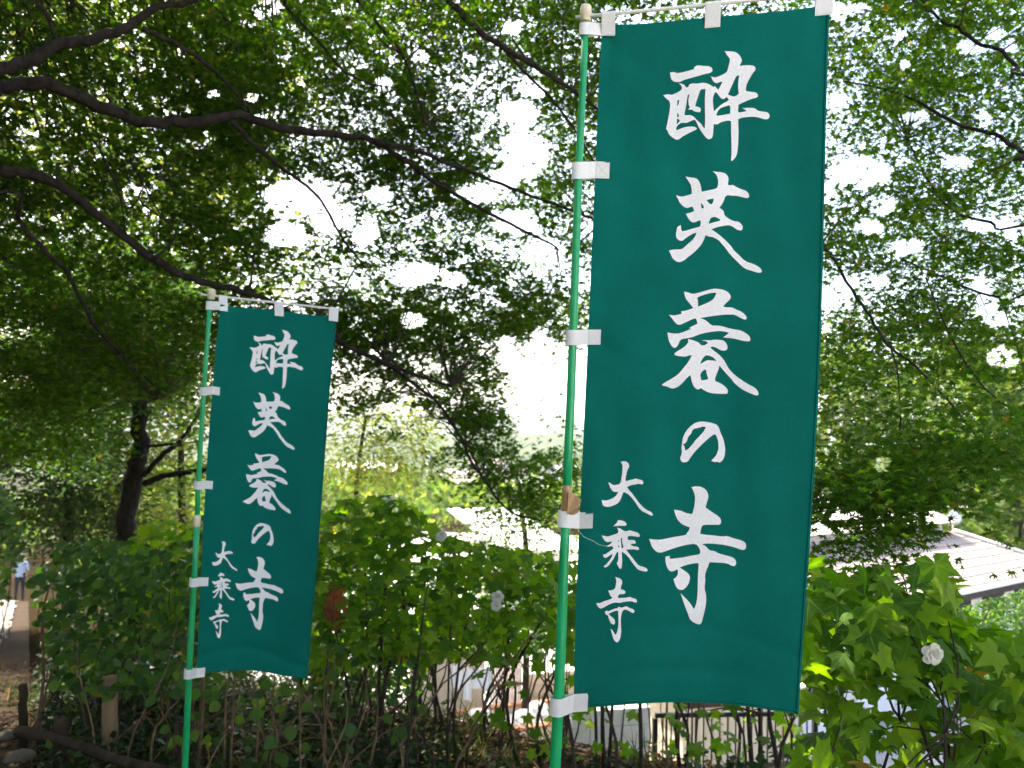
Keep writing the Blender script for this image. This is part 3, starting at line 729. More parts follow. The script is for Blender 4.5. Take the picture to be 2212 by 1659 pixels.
T_QUAD = (np.array([(0, 0, 0), (-.34, .45, .05), (0, 1, -.15), (.34, .45, .05)], float), np.array([(0, 2, 1), (0, 3, 2)], int))
T_SLIM = (np.array([(0, 0, 0), (-.16, .4, .03), (0, 1, -.2), (.16, .4, .03)], float), np.array([(0, 2, 1), (0, 3, 2)], int))

def frames(ydir, nrm):
    z = nrm / np.linalg.norm(nrm, axis=1, keepdims=True)
    y = ydir - z * np.sum(ydir * z, 1, keepdims=True)
    y = y / np.maximum(np.linalg.norm(y, axis=1, keepdims=True), 1e-6)
    x = np.cross(y, z)
    return np.stack([x, y, z], -1)          # columns

def leaf_mesh(name, pos, fr, size, tpl):
    tv, tf = tpl
    v = np.einsum('nij,kj->nki', fr, tv) * size[:, None, None] + pos[:, None, :]
    n, k = len(pos), len(tv)
    f = tf[None] + (np.arange(n) * k)[:, None, None]
    return mesh_np(name, v.reshape(-1, 3), f.reshape(-1, 3))

TPL_MESH = {}
def leaf_objects(pos, fr, size, tpl, key, mat, parent, name='leaf'):
    if key not in TPL_MESH:
        me = mesh_np(name, tpl[0], tpl[1]); me.materials.append(mat); TPL_MESH[key] = me
    me = TPL_MESH[key]; pw = wloc(parent)
    for p, f, s in zip(pos, fr, size):
        o = bpy.data.objects.new(name, me); C.objects.link(o)
        mm = Matrix([[f[i][j] * s for j in range(3)] + [p[i] - pw[i]] for i in range(3)] + [[0, 0, 0, 1]])
        o.parent = parent; o.matrix_parent_inverse = Matrix.Identity(4); o.matrix_basis = mm

def rand_dirs(n, up=0.0):
    a = rng.uniform(0, 2 * np.pi, n)
    return np.stack([np.cos(a), np.sin(a), np.full(n, up)], -1)

# sky gaps seen through the canopy: cx, cy, rx, ry in the 2212 px picture
GAPS = [(640, 430, 88, 44), (715, 470, 52, 30), (620, 505, 50, 30), (900, 590, 70, 28), (975, 600, 30, 20), (1130, 335, 58, 52), (1120, 245, 48, 35),
        (1150, 190, 30, 22), (1030, 415, 50, 26), (1085, 385, 40, 22), (1110, 475, 55, 26), (1175, 545, 50, 30), (1150, 850, 60, 84), (1165, 755, 34, 40),
        (1100, 760, 30, 40), (1165, 940, 70, 45), (930, 935, 60, 40), (860, 900, 70, 30), (575, 18, 40, 24), (540, 210, 22, 14), (830, 180, 20, 18), (905, 120, 24, 18), (1105, 60, 25, 14),
        (820, 420, 30, 20), (790, 505, 30, 28), (890, 690, 30, 20), (555, 255, 20, 12), (460, 200, 18, 12), (64, 215, 16, 8),
        (1850, 372, 72, 36), (1790, 420, 26, 26), (1905, 440, 38, 22), (1880, 490, 26, 18), (2105, 100, 42, 20), (2150, 75, 22, 18), (1812, 20, 32, 22), (1862, 18, 20, 15),
        (1943, 72, 18, 18), (1955, 140, 14, 12), (2126, 256, 16, 18), (2180, 100, 22, 16), (2130, 485, 55, 18), (2190, 500, 30, 18), (2120, 620, 26, 34), (2130, 660, 22, 26),
        (1830, 615, 22, 24), (1960, 535, 45, 18), (2150, 690, 30, 18), (2070, 350, 40, 16), (1900, 605, 25, 14), (2165, 770, 34, 26), (1905, 1000, 22, 18), (1815, 215, 20, 14), (1980, 250, 30, 14),
        (2040, 1118, 36, 26), (2090, 1150, 44, 36), (2040, 1195, 55, 34), (2120, 1200, 60, 50), (1830, 1112, 40, 12), (1770, 1150, 30, 20)]
GAPA = np.array(GAPS, float)
def airy(pos):
    """broken, layered foliage: thinner towards the open side of the crown"""
    px, py, d = proj(pos)
    w = np.sin(px * .031 + 1.3 * np.sin(py * .043)) * np.sin(py * .057 + 1.1 * np.sin(px * .021)) + .7 * np.sin(px * .083 + py * .037) * np.sin(py * .109 - px * .027) + .5 * np.sin(px * .19 + 2) * np.sin(py * .23 + px * .05)
    t = np.clip((px - 430) / 260, 0, 1) * np.where(px > 1500, 0, 1)
    return np.clip(1 - t * (.12 - .36 * w) - .14 * t * (py > 640) - (1 - t) * (.24 - .42 * w) * (py < 640), .06, 1)
def in_gap(pos, soft=0.9, grow=1.0):
    px, py, d = proj(pos)
    q = ((px[:, None] - GAPA[:, 0]) / (GAPA[:, 2] * grow)) ** 2 + ((py[:, None] - GAPA[:, 1]) / (GAPA[:, 3] * grow)) ** 2
    # wobbling rim so that the rims are ragged
    w = 0.35 * np.sin(px * .11 + py * .07) * np.cos(py * .13 - px * .05) + .4 * np.sin(px * .043 + 1) * np.sin(py * .061 + px * .02) + .25 * np.sin(px * .23 + py * .19)
    k = q.min(1) * 1.5 + w * .9
    return rng.uniform(0, 1, len(pos)) < np.clip((1 + soft - k) / soft, 0, 0.94)

class Tree:
    def __init__(s, base, label, cat='tree', name='maple_tree', group=None):
        s.base = Vector(base); s.root = empty(name, s.base, label, cat, group)
        s.nodes = []      # points on limbs, for twigs to grow from
    def limb(s, pts, rads, name='limb', sides=9, n=None, wob=0.06, mat='bark'):
        n = n or max(8, len(pts) * 4)
        q = spline([(*p, r) for p, r in zip(pts, rads)], n)
        if n > 4:
            jit = rng.normal(0, 1, (n, 3)) * np.maximum(q[:, 3:4], .004) * 0.22; jit[0] = 0
            q[:, :3] += jit
        mb = MB(); mb.tube([Vector(p[:3]) for p in q], [max(float(p[3]), .002) for p in q], sides, True, wob)
        mb.build(name, M[mat], s.root, True)
        s.nodes += [(Vector(p[:3]), float(p[3])) for p in q]
    def pxlimb(s, pts, rpx, d0, d1, start=None, **k):
        """limb drawn through picture points, depth running from d0 to d1"""
        m = len(pts); ds = np.linspace(d0, d1, m)
        w = [P(x, y, d) for (x, y), d in zip(pts, ds)]
        r = [rp * .82 / F * d for rp, d in zip(np.interp(np.linspace(0, 1, m), np.linspace(0, 1, len(rpx)), rpx), ds)]
        if start is not None: w = [Vector(st) for st, _ in start] + w; r = [rr for _, rr in start] + r
        s.limb(w, r, **k)
    def crown(s, centers, radii, leaves, size, tpl, mat, gaps=True, flat=0.16, tilt=0.35, droop=0.25, twigs=True, single=0, singlemat=None, key=None, twig_every=1, density=None):
        """sprays of leaves round the given centres, twigs back to the nearest limb"""
        nod = np.array([tuple(p) for p, _ in s.nodes]) if s.nodes else np.array([tuple(s.base)])
        tw = MB(); allp = []; ally = []
        for i, (c, R) in enumerate(zip(centers, radii)):
            c = np.array(c); j = np.argmin(((nod - c) ** 2).sum(1)); a = nod[j]
            out = c - a; out[2] *= .3; out = out / max(np.linalg.norm(out), 1e-6)
            m = max(6, int(leaves * (R / np.mean(radii)) ** 2 * rng.uniform(.7, 1.3)))
            th = rng.uniform(0, 2 * np.pi, m); rr = R * np.sqrt(rng.uniform(0, 1, m)) * rng.uniform(.75, 1.1, m)
            side = np.array([-out[1], out[0], 0])
            p = c + np.outer(rr * np.cos(th) * 1.25, out) + np.outer(rr * np.sin(th), side)
            p[:, 2] += rng.normal(0, flat * R, m) - droop * (rr / R) ** 2 * R
            yd = (p - c) + out * R * .5; yd[:, 2] = -abs(rng.normal(.25, .2, m)) * np.linalg.norm(yd[:, :2], axis=1)
            yd += rng.normal(0, .35 * R, (m, 3))
            allp.append(p); ally.append(yd)
            if twigs and i % twig_every == 0 and s.nodes:
                A = Vector(a); Bv = Vector(c); L = (Bv - A).length
                if L < 4:
                    mid = A.lerp(Bv, .5) + Vector((random.uniform(-.1, .1), random.uniform(-.1, .1), random.uniform(0, .12))) * L
                    r0 = min(s.nodes[j][1] * .6, 0.004 + .004 * L)
                    tw.tube([A, mid, Bv, Bv + Vector(out) * R * .8], [r0, r0 * .7, r0 * .45, .0012], 4, False)
                    for q in range(3):
                        e = Vector(p[random.randrange(m)]); st = A.lerp(Bv, random.uniform(.6, 1)) if q else Bv
                        tw.tube([Bv, Bv.lerp(e, .5) + Vector((0, 0, .02)), e], [r0 * .4, r0 * .3, .001], 3, False)
        pos = np.concatenate(allp); yd = np.concatenate(ally)
        if gaps:
            keep = ~in_gap(pos); pos, yd = pos[keep], yd[keep]
        if density is not None:
            keep = rng.uniform(0, 1, len(pos)) < density(pos); pos, yd = pos[keep], yd[keep]
        keep = pos[:, 2] > H(pos[:, 0], pos[:, 1]) + .05
        pos, yd = pos[keep], yd[keep]
        n = len(pos)
        nrm = np.stack([rng.normal(0, tilt, n), rng.normal(0, tilt, n), np.ones(n)], -1)
        fr = frames(yd, nrm); sz = size * rng.uniform(.6, 1.35, n)
        if twigs and tw.v: tag(tw.build('twigs', M['twig'], s.root), kind='stuff')
        if single:
            px, py, d = proj(pos)
            ok = (px > 0) & (px < 2212) & (py > 0) & (py < 1659) & (d > 1)
            score = np.where(ok, sz / d, 0)
            top = np.argsort(-score)[:single]
            leaf_objects(pos[top], fr[top], sz[top], T_MAPLE if tpl is T_MAPLE5 else tpl, key, M[singlemat], s.root)
            msk = np.ones(n, bool); msk[top] = False
            pos, fr, sz = pos[msk], fr[msk], sz[msk]
        tag(link('crown', leaf_mesh('crown', pos, fr, sz, tpl), M[mat], s.root), kind='stuff')
        return n

def px_points(n, x0, x1, y0, y1, d0, d1, ok=None):
    out = []
    while len(out) < n:
        x, y, d = random.uniform(x0, x1), random.uniform(y0, y1), random.uniform(d0, d1)
        if ok is None or ok(x, y, d): out.append(tuple(P(x, y, d)))
    return out
def inside(poly):
    def f(x, y, d=0):
        c = False; n = len(poly)
        for i in range(n):
            (x1, y1), (x2, y2) = poly[i], poly[i - 1]
            if (y1 > y) != (y2 > y) and x < (x2 - x1) * (y - y1) / (y2 - y1) + x1: c = not c
        return c
    return f

# ------------------------------------------------------------------ the big maple, trunk left of the frame
bx, by = -5.0, 4.6
bz = HZ(bx, by)
A = Tree((bx, by, bz), 'old spreading maple whose long dark limbs arch over the banners')
fork = Vector((bx + .15, by + .05, 2.2))
A.limb([Vector((bx - .05, by, bz - .3)), Vector((bx, by, .3)), Vector((bx + .1, by - .05, 1.2)), fork, Vector((bx + .1, by + .2, 3.2)), Vector((bx + .5, by + .4, 4.6)), Vector((bx + 1.2, by + .6, 6.0))],
       [.34, .25, .21, .19, .15, .10, .05], 'trunk', 14, 26, .05)
st = lambda z, r: [(fork.lerp(Vector((bx + .1, by + .2, 3.2)), z), r), (Vector((bx + .9, by + .05, 2.6 + z)), r * .92)]
A.pxlimb([(-60, 196), (0, 186), (80, 180), (150, 200), (230, 240), (330, 265), (430, 262), (515, 250), (600, 276), (700, 288), (800, 302), (870, 345), (950, 400), (1040, 452), (1120, 492), (1205, 535)],
         [19, 18, 18, 17, 16, 15, 14, 12, 11, 10, 8, 7, 6, 5, 4, 3], 4.3, 5.45, st(.7, .085))
A.pxlimb([(800, 302), (900, 325), (1000, 365), (1100, 405), (1200, 442), (1300, 480)], [8, 6, 5, 4.5, 4, 3], 4.98, 5.5)
A.pxlimb([(500, 262), (560, 322), (620, 370), (690, 428), (740, 515), (790, 580)], [7, 6, 5, 4, 3.5, 2], 4.75, 5.3)
A.pxlimb([(-60, 360), (0, 366), (60, 376), (130, 402), (200, 455), (260, 502), (330, 560), (400, 597), (450, 613), (520, 629), (600, 660), (680, 708), (760, 752), (850, 790), (920, 818), (975, 834)],
         [16, 15, 14, 13, 12, 12, 11, 10, 9, 8, 7, 6.5, 6, 5.5, 5, 3], 4.6, 5.7, st(.25, .07))
A.pxlimb([(840, 790), (900, 835), (945, 868), (991, 938), (1020, 1000), (1047, 1037), (1076, 1080), (1110, 1110), (1170, 1125)], [5, 4.5, 4.2, 3.8, 3.5, 3.2, 3, 2.4, 1.5], 5.6, 6.0)
A.pxlimb([(-80, 165), (0, 148), (66, 132), (115, 99), (165, 89), (230, 76), (280, 56), (313, 30), (345, 13), (400, 5), (470, -20)], [18, 17, 16, 15, 14, 13, 12, 10, 9, 8, 6], 4.0, 4.8, st(1.0, .08))
A.pxlimb([(310, 60), (378, 95), (438, 132), (494, 184), (540, 240)], [7, 6, 5, 4, 2.5], 4.5, 5.1)
A.pxlimb([(60, -40), (79, 0), (102, 33), (118, 75)], [5, 5.5, 6, 6], 4.1, 4.2)
A.pxlimb([(900, -90), (968, 0), (1001, 33), (1034, 66), (1083, 99), (1132, 128), (1182, 161), (1231, 191), (1300, 240)], [10, 9.5, 9, 8.5, 7.5, 7, 6, 5, 3], 4.6, 5.2,
         [(Vector((bx + .5, by + .4, 4.6)), .08), (Vector((-2.4, 4.7, 4.75)), .05)])
A.pxlimb([(1083, 99), (1132, 155), (1185, 207), (1248, 290), (1300, 380)], [4.5, 4, 3.5, 3, 2], 4.9, 5.3)
A.pxlimb([(700, -60), (771, 0), (836, 76), (869, 118), (900, 200), (915, 260)], [5, 4.5, 4, 3.5, 2.5, 1.5], 4.8, 5.6, [(Vector((bx + .5, by + .4, 4.6)), .06)])
A.pxlimb([(560, -50), (613, 10), (688, 89), (744, 155), (803, 181), (860, 190)], [4.5, 4, 3.5, 3, 2.5, 1.5], 4.7, 5.3, [(Vector((bx + .4, by + .3, 4.2)), .05)])
A.pxlimb([(-30, 420), (40, 480), (100, 546), (141, 582), (169, 638), (209, 707), (257, 759), (305, 823), (350, 860)], [6, 6, 6, 5.5, 5, 4.5, 4, 3, 2], 4.3, 5.6, [(fork, .05)])
A.pxlimb([(330, 560), (380, 500), (300, 430), (340, 380)], [4, 3, 2.5, 2], 5.0, 5.1)
A.pxlimb([(200, 300), (240, 370), (265, 450), (270, 520)], [3, 3, 2.5, 2], 4.6, 5.0)
A.pxlimb([(280, 340), (310, 400), (350, 470)], [3, 2.5, 2], 4.7, 5.1)
A.limb([Vector((bx + .5, by + .4, 4.6)), Vector((-3.2, 6.2, 5.6)), Vector((-1.6, 7.4, 6.2)), Vector((0.2, 8.2, 6.3))], [.08, .06, .045, .02])
A.limb([Vector((bx + .3, by + .3, 4.0)), Vector((-3.4, 3.6, 5.2)), Vector((-1.8, 3.4, 5.8)), Vector((-.2, 3.9, 6.0))], [.08, .06, .04, .02])

LOW = np.array([(-50, 760), (150, 800), (300, 820), (450, 800), (690, 850), (800, 870), (950, 950), (1050, 1060), (1130, 1110), (1215, 1110), (1240, 900), (1300, 700)], float)
def canopy_ok(x, y, d):
    lo = np.interp(x, LOW[:, 0], LOW[:, 1])
    if y > lo: return False
    if x < 690 and y > 600 and random.random() < .35: return False
    if 560 < x < 690 and y > 520 and random.random() < .5: return False
    if 1000 < x < 1240 and 730 < y < 920 and x - 1000 > (y - 730) * .2 + 95: return False
    return True
cs = px_points(320, -80, 560, -60, 800, 5.5, 8.6, canopy_ok) + px_points(470, 420, 1300, -60, 720, 5.8, 8.2, canopy_ok) + px_points(150, 690, 1235, 640, 1130, 6.1, 7.4, canopy_ok)
cs += px_points(14, -80, 1200, -60, 90, 4.4, 5.6, canopy_ok) + px_points(95, -80, 440, 600, 980, 6.4, 8.6, lambda x, y, d: y < 850 or x < 210)
cs += px_points(60, 1240, 1780, -60, 620, 5.0, 7.5)
cs = [c for c in cs if not in_gap(np.array([c]), .1, .8)[0]]
nA = A.crown(cs, rng.uniform(.28, .55, len(cs)), 230, .037, T_MAPLE5, 'maple', True, .13, .6, .26, True, 300, 'maple_o', 'maple_single', 2, airy)
# crown above the frame (keeps the garden in shade)
cs2 = [(random.uniform(-7, 3.2), random.uniform(2.6, 9.5), random.uniform(4.6, 7.4)) for _ in range(420)]
cs2 = [c for c in cs2 if proj(np.array([c]))[1][0] < -70 and c[2] < 7.6 - .02 * (c[0] + 2) ** 2]
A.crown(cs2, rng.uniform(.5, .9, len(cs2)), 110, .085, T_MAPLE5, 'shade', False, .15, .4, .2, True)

cs4 = px_points(230, -1100, -90, -420, 800, 4.8, 10.5, lambda x, y, d: True)  # leaves added left of the frame to keep sun off the garden
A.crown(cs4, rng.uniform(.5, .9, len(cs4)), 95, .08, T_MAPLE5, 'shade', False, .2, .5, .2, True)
cs3 = [(random.uniform(-6.5, -.4), random.uniform(-3.2, 4.2), random.uniform(3.0, 6.2)) for _ in range(330)]  # leaves added out of view towards the camera to shade the far banner
cs3 = [c for c in cs3 if c[2] > 2.6 + max(0, c[1]) * .72 + (.6 if c[1] > 0 else 0) and c[0] < -.4 - .25 * max(0, 3.4 - c[2])]
A.limb([Vector((bx + .1, by + .2, 3.2)), Vector((-4.2, 2.6, 4.2)), Vector((-3.2, .6, 4.6)), Vector((-2.2, -1.6, 4.7))], [.09, .07, .05, .02])
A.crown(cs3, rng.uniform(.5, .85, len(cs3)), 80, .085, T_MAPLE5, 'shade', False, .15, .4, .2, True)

# unseen evergreen oak added behind the camera on the left to shade the far banner
D = Tree((-6.6, -2.6, HZ(-6.6, -2.6)), 'added unseen evergreen oak that shades the far banner from behind left', 'tree', 'shade_oak')
D.limb([Vector((-6.6, -2.6, -.3)), Vector((-6.5, -2.6, 1.6)), Vector((-6.4, -2.7, 3.4)), Vector((-6.2, -2.8, 5.6))], [.3, .24, .18, .06], 'trunk', 12, 18)
for ex, ey, ez in ((-4.4, -4.2, 3.6), (-8.4, -4, 4), (-5.2, -1.0, 4.4), (-8, -1.2, 3.8)): D.limb([Vector((-6.45, -2.7, 2.6)), Vector(((-6.45 + ex) / 2, (-2.7 + ey) / 2, ez - .4)), Vector((ex, ey, ez))], [.12, .08, .03])
csd = [(random.uniform(-10, -2.6), random.uniform(-8, -.2), random.uniform(.7, 6.6)) for _ in range(380)]
csd = [c for c in csd if ((c[0] + 6.3) / 3.7) ** 2 + ((c[1] + 4) / 4) ** 2 < 1 and c[1] < -.2 + .0]
D.crown(csd, rng.uniform(.5, .8, len(csd)), 90, .11, T_OVAL, 'shade', False, .5, .8, .2, True)

# unseen evergreens added on the slope left of the path to darken that side
for (tx, ty, lab) in ((-10.2, 4.6, 'added unseen evergreen oak shading the slope left of the garden path'), (-13.0, 11.5, 'added unseen tall evergreen shading the slope further down left of the path')):
    G = Tree((tx, ty, HZ(tx, ty)), lab, 'tree', 'shade_oak')
    G.limb([Vector((tx, ty, HZ(tx, ty) - .3)), Vector((tx + .1, ty, 2)), Vector((tx, ty + .1, 5)), Vector((tx + .2, ty, 8))], [.34, .28, .2, .06], 'trunk', 12, 18)
    for k_ in range(5):
        a_ = k_ * 1.26; G.limb([Vector((tx, ty, 2 + k_ * .8)), Vector((tx + math.cos(a_) * 1.3, ty + math.sin(a_) * 1.3, 3 + k_ * .8)), Vector((tx + math.cos(a_) * 2.6, ty + math.sin(a_) * 2.6, 3.3 + k_ * .8))], [.12, .08, .03])
    cg = [(tx + random.uniform(-3.6, 3.2), ty + random.uniform(-5, 5), random.uniform(HZ(tx, ty) + .5, 8.5)) for _ in range(330)]
    cg = [c for c in cg if c[0] < -.66 * c[1] - 1.9 + (.0 if c[1] > 0 else 0) or c[1] < -1 and c[0] < -5]
    cg = [c for c in cg if ((c[0] - tx) / 3.6) ** 2 + ((c[1] - ty) / 5) ** 2 < 1]
    G.crown(cg, rng.uniform(.5, .9, len(cg)), 85, .12, T_OVAL, 'shade', False, .5, .8, .2, True)

# ------------------------------------------------------------------ second maple, trunk right of the frame
cx, cy = 4.6, 3.6
Cc = Tree((cx, cy, HZ(cx, cy)), 'slender maple with drooping twigs of small star leaves beside the bright banner')
ctop = Vector((cx - .3, cy + .3, 3.2))
Cc.limb([Vector((cx, cy, HZ(cx, cy) - .3)), Vector((cx - .05, cy, .8)), Vector((cx - .2, cy + .15, 2.0)), ctop, Vector((cx - .8, cy + .8, 4.6))], [.17, .13, .11, .09, .04], 'trunk', 12, 20)
Cc.pxlimb([(2260, 340), (2212, 330), (2146, 288), (2082, 274), (2031, 248), (1977, 217), (1900, 190), (1820, 176)], [6, 6, 5.5, 5, 4.5, 4, 3, 2], 4.1, 4.7, [(ctop, .05)])
Cc.pxlimb([(2260, 170), (2197, 143), (2156, 106), (2112, 95), (2069, 61), (2031, 43), (1992, 0)], [5, 5, 5, 5, 4.5, 4, 3], 4.0, 4.5, [(ctop, .05)])
Cc.pxlimb([(2240, 480), (2140, 480), (2056, 454), (2012, 401), (1981, 344), (1960, 300)], [4.5, 4, 3.5, 3.5, 3, 2], 4.4, 5.0, [(ctop, .04)])
Cc.pxlimb([(1700, 470), (1780, 533), (1837, 621), (1880, 686), (1920, 748), (1973, 787), (2025, 840), (2078, 901), (2120, 960)], [4.5, 4.5, 4.2, 4, 3.8, 3.4, 3, 2.5, 2], 4.5, 3.7)
Cc.pxlimb([(1925, 752), (1938, 800), (1943, 860), (1944, 920), (1930, 985), (1915, 1040)], [2.6, 2.4, 2.2, 2, 1.6, 1.2], 4.0, 3.8)
Cc.pxlimb([(2000, 600), (2060, 740), (2120, 830), (2180, 880), (2230, 905)], [2, 2.2, 2.4, 2.6, 3], 4.2, 4.0)
Cc.pxlimb([(2250, 620), (2150, 640), (2040, 600), (1950, 560)], [4, 3.5, 3, 2], 4.4, 5.0, [(ctop, .04)])
cs = px_points(235, 1760, 2260, -60, 780, 4.2, 6.8) + px_points(46, 1740, 2250, 740, 1060, 3.5, 5.0)
cs += px_points(30, 1760, 2060, 1000, 1205, 3.4, 4.0, inside([(1740, 1000), (2090, 1000), (2060, 1110), (1980, 1150), (1960, 1210), (1780, 1210)]))
cs = [c for c in cs if not in_gap(np.array([c]), .1, .8)[0]]
Cc.crown(cs, rng.uniform(.22, .42, len(cs)), 150, .033, T_MAPLE5, 'maple', True, .14, .6, .3, True, 300, 'maple_o', 'maple_single', 2)
cs2 = [(random.uniform(1.6, 6), random.uniform(3.4, 8), random.uniform(4.0, 6.4)) for _ in range(60)]
cs2 = [c for c in cs2 if proj(np.array([c]))[1][0] < -70]
Cc.crown(cs2, rng.uniform(.4, .7, len(cs2)), 70, .06, T_MAPLE5, 'shade', False, .15, .4, .2, True)

# ------------------------------------------------------------------ trees behind the shrubs on the left
def bg_tree(label, tx, d, trunk_px, rpx, cpts, R, leaves, size, tpl, mat, name='broadleaf_tree', limbs=(), group=None, gaps=False, droop=.3, flat=.35, tilt=.7, single=0, density=None):
    top = P(trunk_px[-1][0], trunk_px[-1][1], d); b0 = P(trunk_px[0][0], trunk_px[0][1], d)
    gz = HZ(b0.x, b0.y)
    t = Tree((b0.x, b0.y, gz), label, 'tree', name, group)
    pts = [Vector((b0.x, b0.y, gz - .3))] + [P(x, y, d) for x, y in trunk_px if P(x, y, d).z > gz]
    r = [rpx / F * d * k for k in np.linspace(1.15, .55, len(pts))]
    t.limb(pts, r, 'trunk', 12, max(10, len(pts) * 3))
    for lp, lr, d1 in limbs: t.pxlimb(lp, lr, d, d1)
    ctr = cpts if len(cpts) else []
    rad = rng.uniform(R * .6, R * 1.2, len(ctr))
    t.crown(ctr, rad, leaves, size, tpl, mat, gaps, flat, tilt, droop, True, single, None, None, 1, density)
    return t

bg_tree('knobbly dark-trunked tree with a cut stub behind the shaded banner', 290, 8.8,
        [(262, 1230), (272, 1130), (282, 1050), (298, 1000), (302, 965), (300, 915), (304, 850), (296, 790), (282, 740), (275, 690)], 20,
        px_points(85, 150, 470, 560, 1010, 8.2, 10.2, lambda x, y, d: not (390 < x < 450 and 730 < y < 1000 and random.random() < .85) and not (225 < x < 400 and y > 880)), .38, 150, .05, T_OVAL, 'oval_s',
        limbs=[([(312, 1045), (350, 1030), (395, 1022), (445, 1016), (520, 985)], [9, 8, 7, 6, 3], 8.6), ([(310, 1030), (345, 990), (390, 950), (425, 900), (450, 850)], [7, 7, 6, 4, 3], 8.9),
               ([(300, 970), (345, 962), (395, 958), (430, 955)], [5, 4, 3, 2], 8.9), ([(288, 870), (272, 850), (265, 810), (275, 770)], [6, 5, 4, 3], 8.7), ([(340, 860), (355, 800), (350, 740)], [6, 5, 4], 8.9)])
bg_tree('tall feathery green tree by the garden path on the left', 60, 15,
        [(150, 1290), (148, 1100), (140, 900), (130, 700), (120, 500)], 12, px_points(130, -120, 330, 520, 1190, 13.5, 17.5, lambda x, y, d: not (x < 60 and 1080 < y)), .85, 300, .13, T_SLIM, 'feather', 'feathery_tree', droop=.6)
bg_tree('sunlit yellow-green tree behind the knobbly trunk', 390, 14,
        [(395, 1330), (395, 1150), (390, 1000), (392, 900)], 10, px_points(48, 300, 470, 840, 1230, 12.5, 15.5), .6, 100, .07, T_OVAL, 'yellowish', 'broadleaf_tree')
bg_tree('tall sunlit tree showing through the maple canopy', 250, 19,
        [(250, 1250), (250, 900), (255, 600), (250, 350), (240, 150)], 16, px_points(120, -150, 600, -60, 640, 17, 21, lambda x, y, d: x < 480 or random.random() < .5), 1.1, 130, .15, T_OVAL, 'yellowish', 'broadleaf_tree', gaps=True)
bg_tree('yellowing tree with drooping slim leaves between the banners', 800, 12.5,
        [(770, 1330), (765, 1150), (775, 1000), (790, 900)], 6, px_points(46, 690, 945, 860, 1190, 11.5, 13.5, lambda x, y, d: not (x > 860 and y > 1000) and (y < 1050 or x < 830)), .36, 85, .10, T_SLIM, 'yellowish', 'drooping_tree', droop=1.2)
bg_tree('rounded green tree low beyond the shrubs between the banners', 1130, 13,
        [(1140, 1300), (1135, 1180), (1125, 1090), (1120, 1050)], 7, px_points(30, 1000, 1240, 1030, 1200, 12, 14, lambda x, y, d: y > 1040 + (1240 - x) * .2), .40, 70, .05, T_OVAL, 'far')
for i, (x, d, w, lab) in enumerate([(1830, 27, 90, 'hazy green tree behind the tiled roof, close to the bright banner'), (2020, 31, 120, 'broad hazy tree rising behind the ridge of the roof'), (2190, 24, 90, 'leafy tree with a bare dark trunk behind the roof end')]):
    gz_y = 1240
    bg_tree(lab, x, d, [(x + 10, 1200), (x + 5, 1050), (x, 900), (x, 820)], 8, px_points(60, x - w, x + w, 760, 1130, d - 2, d + 2), 1.5, 75, .22, T_OVAL, 'far', 'broadleaf_tree', gaps=(i != 1))

# ------------------------------------------------------------------ shrubs
def shrub(label, name, ok, box, n_obj, n_stuff, size, tpl, key, mo_, ms_, stems, normal=(0, -.55, 1), tilt=.45, base=None, flowers=(), twigmat='stem', group=None, leafy=.5, prob=None, stemr=(.006, .014)):
    x0, x1, y0, y1, d0, d1 = box
    c = P((x0 + x1) / 2, y1, (d0 + d1) / 2)
    b = Vector((c.x, c.y, HZ(c.x, c.y)))
    root = empty(name, b, label, 'hedge' if name == 'hedge' else 'shrub', group)
    pts = []
    while len(pts) < n_obj + n_stuff:
        x, y, d = random.uniform(x0, x1), random.uniform(y0, y1), random.uniform(d0, d1)
        if not ok(x, y, d): continue
        if prob and random.random() > prob(x, y): continue
        p = P(x, y, d)
        if p.z < HZ(p.x, p.y) + .04: continue
        pts.append(tuple(p))
    pos = np.array(pts); n = len(pos)
    # stems from the ground up into the leaves
    ends = pos[rng.choice(n, min(stems, n), replace=False)]
    order = np.argsort(ends[:, 0])
    nodes = []
    for e in ends[order]:
        bxx = e[0] + random.gauss(0, .12); byy = e[1] + random.gauss(0, .12); bz = HZ(bxx, byy)
        L = max(e[2] - bz, .1); k = random.uniform(.02, .075) * L
        w = [Vector((bxx, byy, bz - .03)), Vector((bxx + random.gauss(0, k), byy + random.gauss(0, k), bz + L * .35)), Vector((e[0] + random.gauss(0, k), e[1] + random.gauss(0, k), bz + L * .72)), Vector(e)]
        r0 = random.uniform(*stemr)
        q = spline([(*v, r) for v, r in zip(w, (r0, r0 * .8, r0 * .55, .0022))], 12)
        mb = MB(); mb.tube([Vector(v[:3]) for v in q], [float(v[3]) for v in q], 6, True, .08)
        # a side shoot or two in the same stem
        for _ in range(random.randint(0, 2)):
            a = Vector(q[random.randint(4, 9)][:3]); t = pos[random.randrange(n)]
            t2 = Vector(t)
            if (t2 - a).length < .8: mb.tube([a, a.lerp(t2, .5) + Vector((0, 0, .04)), t2], [r0 * .45, r0 * .35, .0015], 5)
        mb.build('stem', M[twigmat], root, True)
        nodes += [v[:3] for v in q]
    nodes = np.array(nodes)
    # leaf stalks point away from the stem
    yd = rng.normal(0, 1, (n, 3)); yd[:, 2] = -abs(rng.normal(.45, .3, n)); yd[:, 1] -= .3
    nr = np.array(normal)[None] + rng.normal(0, tilt, (n, 3))
    fr = frames(yd, nr); sz = rng.uniform(*size, n)
    px, py, d = proj(pos)
    vis = np.argsort(d / sz)
    top = vis[:n_obj]; rest = vis[n_obj:]
    leaf_objects(pos[top], fr[top], sz[top], tpl, key, M[mo_], root)
    if len(rest): tag(link('foliage', leaf_mesh('foliage', pos[rest], fr[rest], sz[rest], tpl), M[ms_], root), kind='stuff')
    for (fx, fy, fd, fs) in flowers: flower(root, P(fx, fy, fd), fs)
    return root

